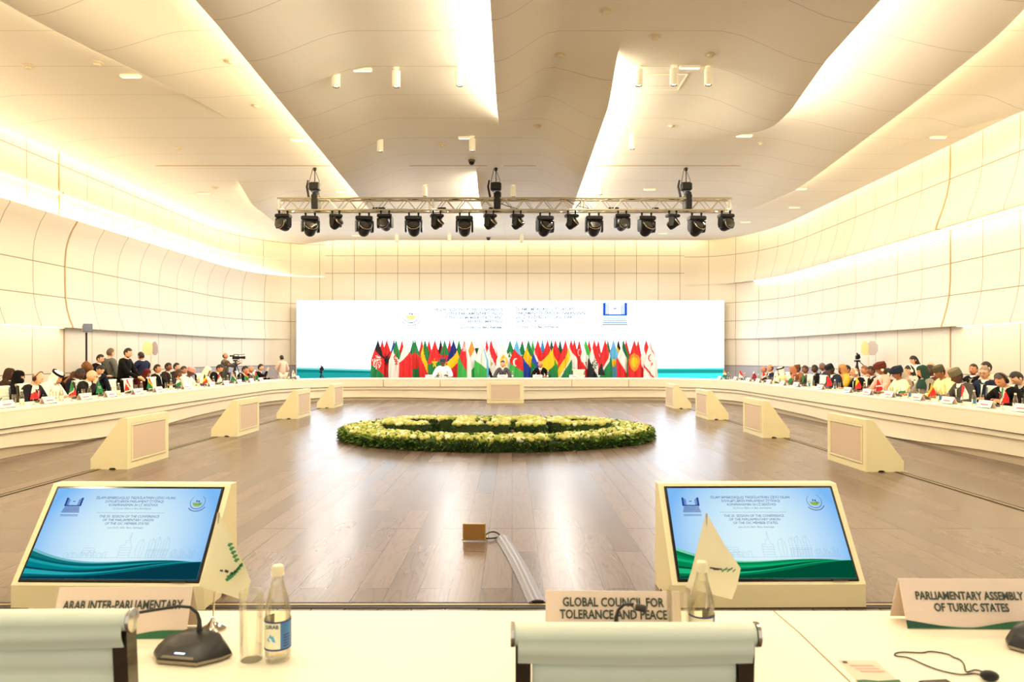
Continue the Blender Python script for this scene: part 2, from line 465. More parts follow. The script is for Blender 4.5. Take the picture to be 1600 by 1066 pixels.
# roof slab over everything, and light slots between ceiling and walls
b = MB(); b.box((AX, 14, 7.0), (22, 33, .1)); tag(b.build('ceiling', mat('slab', S(225, 215, 195), .8)), kind='structure', label='upper slab above the ceiling ribbons', cat='ceiling')
slot = emat('slot_led', (1.0, .83, .54, 1), 10.0); slotb = emat('slot_led_back', (1.0, .83, .54, 1), 7.0)
for side, pts, o0, o1, m in ((-1, LP, .08, .40, slot), (1, RP, .05, .34, slot)):
    b = MB(); prev = None
    for p, nn, bl in pts:
        if p.y < -1 or p.y > 28.6: continue
        a = (b.vert((p.x+nn.x*o0, p.y+nn.y*o0, 6.62)), b.vert((p.x+nn.x*o1, p.y+nn.y*o1, 6.62)))
        if prev: b.face((prev[0], a[0], a[1], prev[1]))
        prev = a
    tag(b.build('trim_%d' % n, m), kind='structure', label='light slot between ceiling and side wall', cat='ceiling trim'); n += 1
b = MB(); b.face([b.vert(p) for p in ((x0-.6, 28.95, 6.45), (x1+.6, 28.95, 6.45), (x1+.6, 29.35, 6.45), (x0-.6, 29.35, 6.45))])
tag(b.build('trim_%d' % n, slotb), kind='structure', label='light slot between ceiling and back wall', cat='ceiling trim'); n += 1
# the straight groove across the ceiling above the truss
b = MB()
for xa, xb in ((-8.6, -4.3), (-3.2, -.6), (-.2, 1.3), (1.9, 6.0)): b.box(((xa+xb)/2, 17.4, ZC-.002), (xb-xa, .05, .01))
tag(b.build('trim_%d' % n, gold), kind='structure', label='golden groove running across the ceiling', cat='ceiling trim'); n += 1
# ---------------------------------------------------------------- conference table (U shape)
TW = mat('table_lacquer', S(248, 239, 212), .45, var=.012, vscale=2, spec=.35)
TB = mat('table_base', S(205, 190, 160), .5, var=.02)
seamm = mat('seam_line', S(150, 120, 70), .6)
TXL, TXR, TYF, TYN = -7.3, 6.82, 24.6, 3.2
def tablepath():
    pts = []; r = 2.6; u = 0
    y = TYN
    while y < TYF-r: pts.append((Vector((TXL, y)), Vector((-1, 0)))); y += .4
    for k in range(15):
        a = PI-k/14*PI/2
        pts.append((Vector((TXL+r+r*math.cos(a), TYF-r+r*math.sin(a))), Vector((math.cos(a), math.sin(a)))))
    x = TXL+r+.4
    while x < TXR-r: pts.append((Vector((x, TYF)), Vector((0, 1)))); x += .4
    for k in range(15):
        a = PI/2-k/14*PI/2
        pts.append((Vector((TXR-r+r*math.cos(a), TYF-r+r*math.sin(a))), Vector((math.cos(a), math.sin(a)))))
    y = TYF-r-.3
    while y > TYN: pts.append((Vector((TXR, y)), Vector((1, 0)))); y -= .4
    return pts
TP = tablepath()
def wave(p):   # 0 low .. 1 lifted, along the inner front of the table
    if abs(p.x-TXL) < 1.5 and p.y < 22: w_ = pw(p.y, (5, .9), (9, 1), (11, .85), (12.6, .25), (13.8, 0), (15.3, .0), (17, .45), (19, .62), (22, .6))
    elif abs(p.x-TXR) < 1.5 and p.y < 22: w_ = pw(p.y, (5, .8), (9, .8), (11, .6), (12.5, .2), (13.6, 0), (15, .1), (17, .5), (19.5, .62), (22, .6))
    else: w_ = .55-.5*math.exp(-((p.x-AX)/2.6)**2)
    return w_
def tsweep(name, prof, m, parent, smooth=30):
    b = MB(); ids = []
    for p, n in TP:
        ids.append([b.vert((p.x+n.x*o, p.y+n.y*o, z(p) if callable(z) else z)) for o, z in prof])
    for a, c in zip(ids, ids[1:]):
        for j in range(len(prof)-1): b.face((a[j], c[j], c[j+1], a[j+1]))
    return b.build(name, m, parent, smooth=smooth)
ct = thing('conference_table', 'long white U-shaped conference table with layered wavy front running round the hall', 'table')
tsweep('tabletop', [(.8, .70), (.8, .74), (.012, .74), (0, .728), (0, .70), (.02, .69), (.8, .69)], TW, ct)
tsweep('upper_fascia', [(.004, .70), (.03, .46), (.06, .455)], TW, ct)
tsweep('middle_fascia', [(.067, .47), (.072, lambda p: .335+.05*wave(p)), (.10, lambda p: .33+.05*wave(p))], TW, ct)
tsweep('lower_fascia', [(.11, lambda p: .345+.05*wave(p)), (.13, lambda p: .015+.17*wave(p)), (.17, lambda p: .012+.17*wave(p))], TW, ct)
SHADE = mat('painted_shadow', S(135, 112, 76), .8)  # brown strips that paint the shade under each fascia step
tsweep('painted_shadow', [(.028, .456), (.066, .456), (.066, .443)], SHADE, ct)
tsweep('painted_shadow', [(.064, lambda p: .336+.05*wave(p)), (.1075, lambda p: .336+.05*wave(p)), (.1085, lambda p: .323+.05*wave(p))], SHADE, ct)
tsweep('base', [(.155, .30), (.19, 0.0), (.25, 0), (.25, .4)], TB, ct)
b = MB()
for x in (-4.3, -2.4, 2.0, 3.9): b.box((x, TYF+.02, .585), (.012, .036, .24))
b.build('seam', seamm, ct)

# our own table in the foreground
ft = thing('delegate_table', 'long white table top in the foreground with a sloping far edge', 'table', (0, 0, 0))
b = MB(); prof = [(1.63, .70), (1.63, .735), (1.635, .74), (2.07, .74), (2.27, .731), (2.285, .72), (2.285, .40), (2.26, .40), (2.26, .69)]
rows = [[b.vert((x, y, z)) for y, z in prof] for x in (-5, 5)]
b.rings(rows, False, False, closed=False); b.build('tabletop', TW, ft, smooth=20)
b = MB()
for x in (-1.9, .806): 
    b.box((x, 1.85, .7405), (.003, .44, .0015)); b.prism([(2.07, .7412), (2.27, .7322), (2.27, .7312), (2.07, .7402)], x-.0015, x+.0015, 'X')
b.build('seam', seamm, ft)
b = MB()
for x in (-3.5, -1.9, .806, 3.5): b.box((x, 2.05, .35), (.06, .40, .70))
b.box((0, 2.19, .2), (9.8, .03, .4)); b.build('base', TB, ft)

# ---------------------------------------------------------------- monitor plinths
CB = mat('plinth_cream', S(240, 230, 186), .42, var=.015, vscale=3)
CT = mat('plinth_panel', S(214, 192, 168), .6, var=.03, vscale=30)
scr_off = mat('screen_black', S(12, 12, 14), .15)
PW, PH, PD = 1.17, .68, .49
def plinth(label, loc, rz, group=None, display=None, width=PW):
    t = thing('monitor_plinth', label, 'monitor stand', loc, rz, group)
    b = MB(); h = width/2
    b.prism([(0, 0), (0, .14), (.40, PH), (PD, PH), (PD, 0), (.34, 0), (.32, .02), (.26, .02), (.24, 0)], -h, h, 'X')
    b.build('cabinet', CB, t)
    b = MB()                       # raised moulding and the recessed panel on the upright back
    for c, d in (((0, PD+.006, .585), (.98, .012, .03)), ((0, PD+.006, .105), (.98, .012, .03)), ((-.475, PD+.006, .345), (.03, .012, .45)), ((.475, PD+.006, .345), (.03, .012, .45))):
        b.bbox(c, d, .005)
    b.build('moulding', CB, t)
    b = MB(); b.box((0, PD+.002, .345), (.92, .004, .45)); b.build('back_panel', CT, t)
    L = math.hypot(.40, .54); ang = math.atan2(.54, .40)
    d = MB(); d.bbox((0, 0, 0), (1.10, .632, .012), .004)
    disp = d.build('display', scr_off, t, loc=(0, .20-.002*math.sin(ang), .41), rot=(ang, 0, 0))
    return t, disp
for i, (py, sfx) in enumerate(((9.78, 'nearest the camera'), (13.7, 'second from the camera'), (17.5, 'third from the camera'), (21.1, 'farthest from the camera'))):
    plinth('cream wedge-shaped monitor stand in front of the left table, %s' % sfx, (-5.6, py+PW/2, 0), -PI/2, 'wedge monitor stands along the left table')
    plinth('cream wedge-shaped monitor stand in front of the right table, %s' % sfx, (5.09, py-.22+PW/2, 0), PI/2, 'wedge monitor stands along the right table')
plinth('cream monitor stand seen from behind at the middle of the presidium table', (AX+.04, 23.35+.44, 0), PI)

tvsky = None
def skymat():
    m, nt, out = newmat('display_sky')
    tc = N(nt, 'ShaderNodeTexCoord'); sp = N(nt, 'ShaderNodeSeparateXYZ'); nt.links.new(tc.outputs['Object'], sp.inputs[0])
    d = math_(nt, 'ADD', math_(nt, 'POWER', sp.outputs[0], 2), math_(nt, 'POWER', math_(nt, 'ADD', sp.outputs[1], .06), 2))
    f = math_(nt, 'MINIMUM', math_(nt, 'MULTIPLY', d, 3.0), 1.0)
    c = mixc(nt, f, S(226, 250, 255), S(128, 190, 250))
    e = N(nt, 'ShaderNodeEmission'); nt.links.new(c, e.inputs[0]); e.inputs[1].default_value = .60
    nt.links.new(e.outputs[0], out.inputs[0]); return m
tvsky = skymat()
def wavestrips(parent, W, H, y0, amp, cols, z, name='picture_wave', n=40):
    for k, (fa, fb, ph, c) in enumerate(cols):
        b = MB(); prev = None
        for i in range(n+1):
            x = -W/2+W*i/n; s = i/n
            lo = -H/2
            y = y0+amp*(fa*math.sin(ph+s*5.2)+fb*(1-s))+(.07-.012*k)*(1-s)**4
            y = max(lo+.0005, y)
            cur = (b.vert((x, lo, z+.0004*k)), b.vert((x, y, z+.0004*k)))
            if prev: b.face((prev[0], cur[0], cur[1], prev[1]))
            prev = cur
        b.build(name, c, parent)
navy = emat('picture_navy', S(40, 66, 150), .60); inkb = emat('picture_ink', S(96, 124, 165), .60); thin = emat('picture_line', S(150, 184, 210), .60)
lime = emat('picture_lime', S(150, 185, 70), .60); ink2 = emat('picture_text', S(44, 72, 135), .60)
def bar(b, x0, y0, x1, y1, t, z=0.0):
    d = Vector((x1-x0, y1-y0)); 
    if d.length < 1e-6: return
    n = Vector((-d.y, d.x)).normalized()*t/2
    b.face([b.vert((x0+n.x, y0+n.y, z)), b.vert((x0-n.x, y0-n.y, z)), b.vert((x1-n.x, y1-n.y, z)), b.vert((x1+n.x, y1+n.y, z))])
def rect(b, x0, y0, x1, y1, z=0.0): b.face([b.vert((x0, y0, z)), b.vert((x1, y0, z)), b.vert((x1, y1, z)), b.vert((x0, y1, z))])
def emblem_building(parent, cx, cy, s, z, m1, m2):
    b = MB()
    for sx in (-1, 1):
        for x, hw_, h in ((.27, .016, .40), (.34, .022, .46), (.44, .058, .52)):
            rect(b, cx+(sx*x-hw_)*s, cy, cx+(sx*x+hw_)*s, cy+h*s, z)
    rect(b, cx-.48*s, cy-.02*s, cx+.48*s, cy+.05*s, z); rect(b, cx-.07*s, cy+.26*s, cx+.07*s, cy+.31*s, z)
    b.build('building_emblem', m1, parent)
    b = MB()
    for k in range(5): rect(b, cx-(.44+.02*k)*s, cy-(.10+.075*k)*s, cx+(.44+.02*k)*s, cy-(.06+.075*k)*s, z)
    for yy in (-.56, -.63): rect(b, cx-.52*s, cy+yy*s, cx+.52*s, cy+(yy+.025)*s, z)
    b.build('building_steps', m2, parent)
def emblem_round(parent, cx, cy, s, z, m1, m2, m3):
    b = MB()
    for k in range(-13, 14):
        if abs(k) > 10 and k > 100: continue
        a0 = -PI/2+k*.19; a1 = a0+.2
        if abs(k*.19) > 2.5: continue
        bar(b, cx+.45*s*math.cos(a0), cy+.45*s*math.sin(a0), cx+.45*s*math.cos(a1), cy+.45*s*math.sin(a1), .055*s*(1-abs(k)/20), z)
    b.build('wreath', m1, parent)
    b = MB(); 
    for k in range(12):
        a0 = PI+k/12*PI; a1 = PI+(k+1)/12*PI
        b.face([b.vert((cx, cy-.06*s, z)), b.vert((cx+.3*s*math.cos(a0), cy-.04*s+.24*s*math.sin(a0), z)), b.vert((cx+.3*s*math.cos(a1), cy-.04*s+.24*s*math.sin(a1), z))])
    b.build('globe', m2, parent)
    b = MB(); rect(b, cx-.10*s, cy+.0*s, cx-.03*s, cy+.12*s, z); rect(b, cx+.03*s, cy-.02*s, cx+.11*s, cy+.10*s, z); rect(b, cx+.1*s, cy-.16*s, cx+.2*s, cy-.04*s, z)
    for k in range(-5, 6):
        a0 = -PI/2+k*.17; a1 = a0+.15
        bar(b, cx+.62*s*math.cos(a0), cy+.62*s*math.sin(a0)+.02*s, cx+.62*s*math.cos(a1), cy+.62*s*math.sin(a1)+.02*s, .05*s, z)
    b.build('emblem_marks', m3, parent)
def picture(disp, waves):
    W, H, z = 1.066, .598, .0075
    b = MB(); rect(b, -W/2, -H/2, W/2, H/2, z); b.build('picture', tvsky, disp)
    wavestrips(disp, W, H, -H/2+.085, .05, waves, z+.0006)
    z2 = z+.001
    emblem_building(disp, -.395, .175, .11, z2, navy, navy)
    emblem_round(disp, .405, .205, .105, z2, inkb, lime, navy)
    lines = (('İSLAM ƏMƏKDAŞLIQ TƏŞKİLATININ ÜZVÜ OLAN', .232, .0245), ('DÖVLƏTLƏRİN PARLAMENT İTTİFAQI', .207, .0235), ('KONFRANSININ 20-Cİ SESSİYASI', .182, .0235), ('22-23 iyun 2026-cı il  Bakı, Azərbaycan', .158, .017),
             ('THE 20  SESSION OF THE CONFERENCE', .104, .0235), ('OF THE PARLIAMENTARY UNION', .080, .0235), ('OF THE OIC MEMBER STATES', .056, .0235), ('June 22-23, 2026 / Baku, Azerbaijan', .029, .017))
    for t_, y, s in lines: text('picture_text', t_, s, ink2 if s > .02 else inkb, disp, (-.005, y, z2), xs=.92)
    b = MB(); bar(b, -.22, .13, .21, .13, .0015, z2); b.build('rule_line', inkb, disp)
    b = MB(); R = random.Random(3); t = .0013                                 # skyline drawn in thin lines
    def poly(pts, close=False):
        q = list(zip(pts, pts[1:]))+([(pts[-1], pts[0])] if close else [])
        for p_, q_ in q: bar(b, p_[0], p_[1], q_[0], q_[1], t, z2)
    y0 = -.165
    poly([(-.33, y0), (.47, y0)])
    for k in range(9): poly([(-.33+.03*k, y0), (-.33+.03*k, y0+.02+.02*R.random()), (-.31+.03*k, y0+.02+.02*R.random()), (-.31+.03*k, y0)])
    poly([(-.23, y0), (-.22, y0+.06), (-.15, y0+.06), (-.14, y0)])
    for k in range(4): poly([(-.22, y0+.015*k), (-.15, y0+.015*k)])
    poly([(.005, y0), (.005, y0+.08), (.03, y0+.08), (.03, y0+.11), (.045, y0+.11), (.05, y0+.165), (.055, y0+.11), (.065, y0+.08), (.075, y0+.08), (.075, y0)])
    for k in range(5): poly([(.005, y0+.016*k), (.075, y0+.016*k)])
    for xx, hh, ww in ((.115, .12, .03), (.175, .125, .036), (.215, .135, .03), (.265, .135, .034)):
        pts = [(xx, y0)]+[(xx+ww*.35*math.sin(k/8*PI)*(-1 if xx < .17 else .2), y0+hh*k/8) for k in range(1, 8)]+[(xx+ww*.6, y0+hh)]+[(xx+ww+ww*.25*math.sin(k/8*PI), y0+hh*(1-k/8)*.9) for k in range(1, 8)]+[(xx+ww, y0)]
        poly(pts); poly([(xx+ww*.5, y0), (xx+ww*.6, y0+hh)])
    poly([(.175, y0+.055), (.31, y0+.055)]); poly([(.175, y0+.047), (.31, y0+.047)])
    for k in range(12): poly([(.18+.011*k, y0), (.18+.011*k, y0+.047)])
    for k in range(11):
        xx = .325+.014*k; hh = .02+.05*R.random(); poly([(xx, y0), (xx, y0+hh*.7), (xx+.005, y0+hh), (xx+.010, y0+hh*.7), (xx+.010, y0)])
    b.build('skyline_drawing', thin, disp)
    b = MB(); b.box((.43, -.31, .008), (.09, .012, .01)); b.build('sensor_bar', scr_off, disp)
tl = [S(120, 195, 205), S(20, 120, 125), S(0, 95, 105), S(30, 165, 170), S(0, 130, 140), S(10, 70, 85), S(40, 175, 185), S(0, 110, 120), S(5, 60, 75)]
gl = [S(130, 215, 170), S(0, 120, 75), S(0, 150, 90), S(20, 180, 115), S(0, 135, 80), S(0, 85, 60), S(30, 190, 125), S(0, 120, 75), S(0, 80, 55)]
def wv(cols, nm):
    par = [(.5, 1.0, 3.5), (.55, .85, 3.45), (.5, .55, 3.55), (.45, .30, 3.3), (.5, .05, 3.1), (.5, -.25, 3.3), (.55, -.5, 2.9), (.5, -.85, 3.0), (.5, -1.15, 2.6)]
    return [(a, c, ph, emat('%s_%d' % (nm, k), col, .60)) for k, ((a, c, ph), col) in enumerate(zip(par, cols))]
_, dl = plinth('cream monitor stand with lit screen of teal waves, front left', (-2.42, 4.40, 0), math.radians(-1.2), 'front monitor stands')
picture(dl, wv(tl, 'wave_teal'))
_, dr = plinth('cream monitor stand with lit screen of green waves, front right', (1.545, 4.42, 0), math.radians(.8), 'front monitor stands')
picture(dr, wv(gl, 'wave_green'))

# ---------------------------------------------------------------- LED wall
LY = 28.6
LX0, LX1 = (463.5-CX)/F*LY, (1131-CX)/F*LY; LZ1 = CH+(HZ-470)/F*LY
lw_ = thing('led_screen', 'huge glowing white screen with teal band behind the row of flags', 'screen', ((LX0+LX1)/2, LY, 0))
W = LX1-LX0
b = MB(); b.bbox((0, .12, LZ1/2), (W+.06, .2, LZ1+.03), .01); b.build('cabinet', mat('led_cabinet', S(200, 200, 205), .5), lw_)
b = MB(); b.face([b.vert(p) for p in ((-W/2, .01, .1), (W/2, .01, .1), (W/2, .01, LZ1), (-W/2, .01, LZ1))]); b.build('screen_face', emat('led_white', (.74, .86, 1, 1), 2.7), lw_)
def wallwave(x0, x1, fn, m, y):
    b = MB(); prev = None
    for i in range(41):
        x = x0+(x1-x0)*i/40; z = fn(i/40)
        cur = (b.vert((x, y, .5)), b.vert((x, y, z)))
        if prev: b.face((prev[0], cur[0], cur[1], prev[1]))
        prev = cur
    return b.build('teal_wave', m, lw_)
t1 = emat('led_teal_light', S(120, 225, 215), .66); t2 = emat('led_teal', S(40, 175, 170), .60); t3 = emat('led_teal_dark', S(20, 140, 140), .60); t4 = emat('led_cyan', S(70, 230, 225), .8)
def zz(py): return CH+(HZ-py)/F*LY
wallwave(-W/2, W*.05, lambda s: zz(574+10*s), t1, .004); wallwave(-W/2, 0, lambda s: zz(577+9*s), t3, .002); wallwave(-W/2, 0, lambda s: zz(582+2.5*s), t2, .0)
wallwave(W*.05, W/2, lambda s: zz(576-1*s), t4, .004); wallwave(W*.05, W/2, lambda s: zz(579-1.2*s-.8*math.sin(s*3)), t2, .002); wallwave(W*.05, W/2, lambda s: zz(584-1.0*s), t4, .0)
pale = emat('led_pale', S(104, 126, 134), .5); pblue = emat('led_blue', S(40, 80, 180), 1.0); pcy = emat('led_cyan_line', S(60, 150, 190), .6); pyel = emat('led_yellow', S(245, 232, 140), .8); pgr = emat('led_grey', S(110, 110, 130), .62)
faint = thing('x', None, None); bpy.data.objects.remove(faint)
ex = bpy.data.objects.new('picture', None); COL.objects.link(ex); ex.parent = lw_; ex.location = (0, 0, 0); ex.rotation_euler = (PI/2, 0, 0)
cxm = (LX0+LX1)/2
def lx(px): return (px-CX)/F*LY-cxm
for s, py, sz in (('THE 20th SESSION OF THE CONFERENCE', 484, .152), ('OF THE PARLIAMENTARY UNION', 490.3, .152), ('OF THE OIC MEMBER STATES AND', 496.6, .152), ('RELATED MEETINGS', 502.6, .152), ('22-23 June 2026, Baku, Azerbaijan', 511.5, .12)):
    text('screen_text', s, sz, pale, ex, (lx(786), zz(py), .005), align='RIGHT', bold=.006)
for s, py, sz in (('İSLAM ƏMƏKDAŞLIQ TƏŞKİLATI', 483.5, .152), ('PARLAMENT İTTİFAQI KONFRANSININ', 489.8, .152), ('20-Cİ SESSİYASI VƏ ƏLAQƏDAR', 496, .152), ('GÖRÜŞLƏR', 502, .152), ('22-23 iyun 2026, Bakı, Azərbaycan', 511, .12)):
    text('screen_text', s, sz, pale, ex, (lx(806), zz(py), .005), align='LEFT', bold=.006)
emblem_building(ex, lx(961), zz(493), .95, .006, pblue, pcy)
emblem_round(ex, lx(642), zz(492), .7, .006, pale, pyel, pgr)

# ---------------------------------------------------------------- flags
FC = {'k': (25, 25, 28), 'r': (222, 40, 45), 'R': (200, 30, 60), 'g': (25, 130, 70), 'G': (15, 95, 70), 'l': (60, 180, 80), 'w': (245, 243, 238), 'y': (250, 205, 30), 'b': (40, 75, 190), 'B': (20, 40, 130),
      's': (100, 185, 230), 'o': (245, 150, 60), 'm': (150, 25, 60), 'd': (0, 75, 60), 'e': (210, 175, 90), 'u': (75, 150, 215), 'c': (236, 226, 190)}
def fmat(c): return mat('flag_'+c if c.islower() else 'flag_dark_'+c.lower(), S(*FC[c]), .75, var=.04, vscale=6)
def pattern(spec):
    bands, k, ov = spec
    def f(a, b_):
        t = b_+k*a
        c = bands[-1][0]
        for col, up in bands:
            if t < up: c = col; break
        for o in ov:
            kind, col, ca, cb, r = o
            x = (a-ca)*.27*min(1, .2+b_*1.4); y = (b_-cb)
            d = math.hypot(x, y)
            if kind == 'disc' and d < r: c = col
            elif kind == 'star':
                ang = math.atan2(x, -y); rr = r*(.62+.38*math.cos(5*ang))
                if d < max(r*.4, rr): c = col
            elif kind == 'cres' and d < r and math.hypot(x-.35*r, y) > r*.78: c = col
            elif kind == 'side' and a*(1 if ca > 0 else -1) > abs(ca): c = col
            elif kind == 'blob' and d < r*(.75+.3*math.sin(9*math.atan2(y, x))): c = col
            elif kind == 'spk' and d < r and math.sin(x*260+3*math.sin(y*90))*math.sin(y*170+x*60) > .05: c = col
            elif kind == 'vee' and y > 0 and abs(x) < y*.5 and y < r: c = col
        return c
    return f
def cloth(parent, L, R, folds, spec, nu=20, nv=34, name='cloth', sm=60, bow=0.0):
    """a hanging cloth between two edge lines L(v), R(v); colours by its pattern"""
    cols = sorted({c for c, _ in spec[0]} | {o[1] for o in spec[2]})
    pf = pattern(spec); b = MB()
    amp, frq, ph = folds
    def pos(u, v):
        l, r = Vector(L(v)), Vector(R(v)); p = l.lerp(r, u)
        d = (r-l); nrm = Vector((-d.y, d.x, 0)); nrm = nrm.normalized() if nrm.length > 1e-6 else Vector((0, -1, 0))
        return p-nrm*(amp*math.sin(u*frq*2*PI+ph+v*1.3)*min(1, v*2.5)+bow*4*u*(1-u)*v)
    b.grid(pos, nu, nv, lambda u, v: cols.index(pf(2*u-1, v)))
    return b.build(name, [fmat(c) for c in cols], parent, smooth=sm)
pole_m = mat('pole_brass', S(190, 150, 80), .35, .8)
def stand_flag(px, Y, spec, label, hw=.21, ztop=None, lean=0.0, Ln=1.62):
    ztop = ztop or CH+(HZ-532)/F*Y
    x = (px-CX)/F*Y
    t = thing('flag', label, 'flag', (x, Y, 0), 0, 'national flags on poles behind the presidium')
    b = MB(); b.lathe([(.16, 0), (.16, .02), (.05, .05), (.02, .09)], 14); b.build('base', pole_m, t, smooth=40)
    b = MB(); b.tube([(0, 0, .05), (0, 0, ztop+.02)], .012, 6); b.build('pole', pole_m, t, smooth=60)
    b = MB(); b.lathe([(.004, 0), (.014, .02), (.016, .05), (.002, .12)], 6, (0, 0, ztop+.02)); b.build('finial', pole_m, t, smooth=60)
    R = random.Random(int(px)); ph = R.random()*6; wob = R.uniform(-.03, .03)
    sh = lambda v: .012+hw*min(1, v/.46)**1.05*(1+.05*math.sin(v*7+ph))
    cloth(t, lambda v: (-sh(v)+wob*v, -.02-.03*v, ztop-Ln*v), lambda v: (sh(v)+wob*v+lean*v, -.02-.03*v, ztop-Ln*v), (.035, 2.2, ph), spec, 22, 44)
FY, FB = 27.2, 27.75
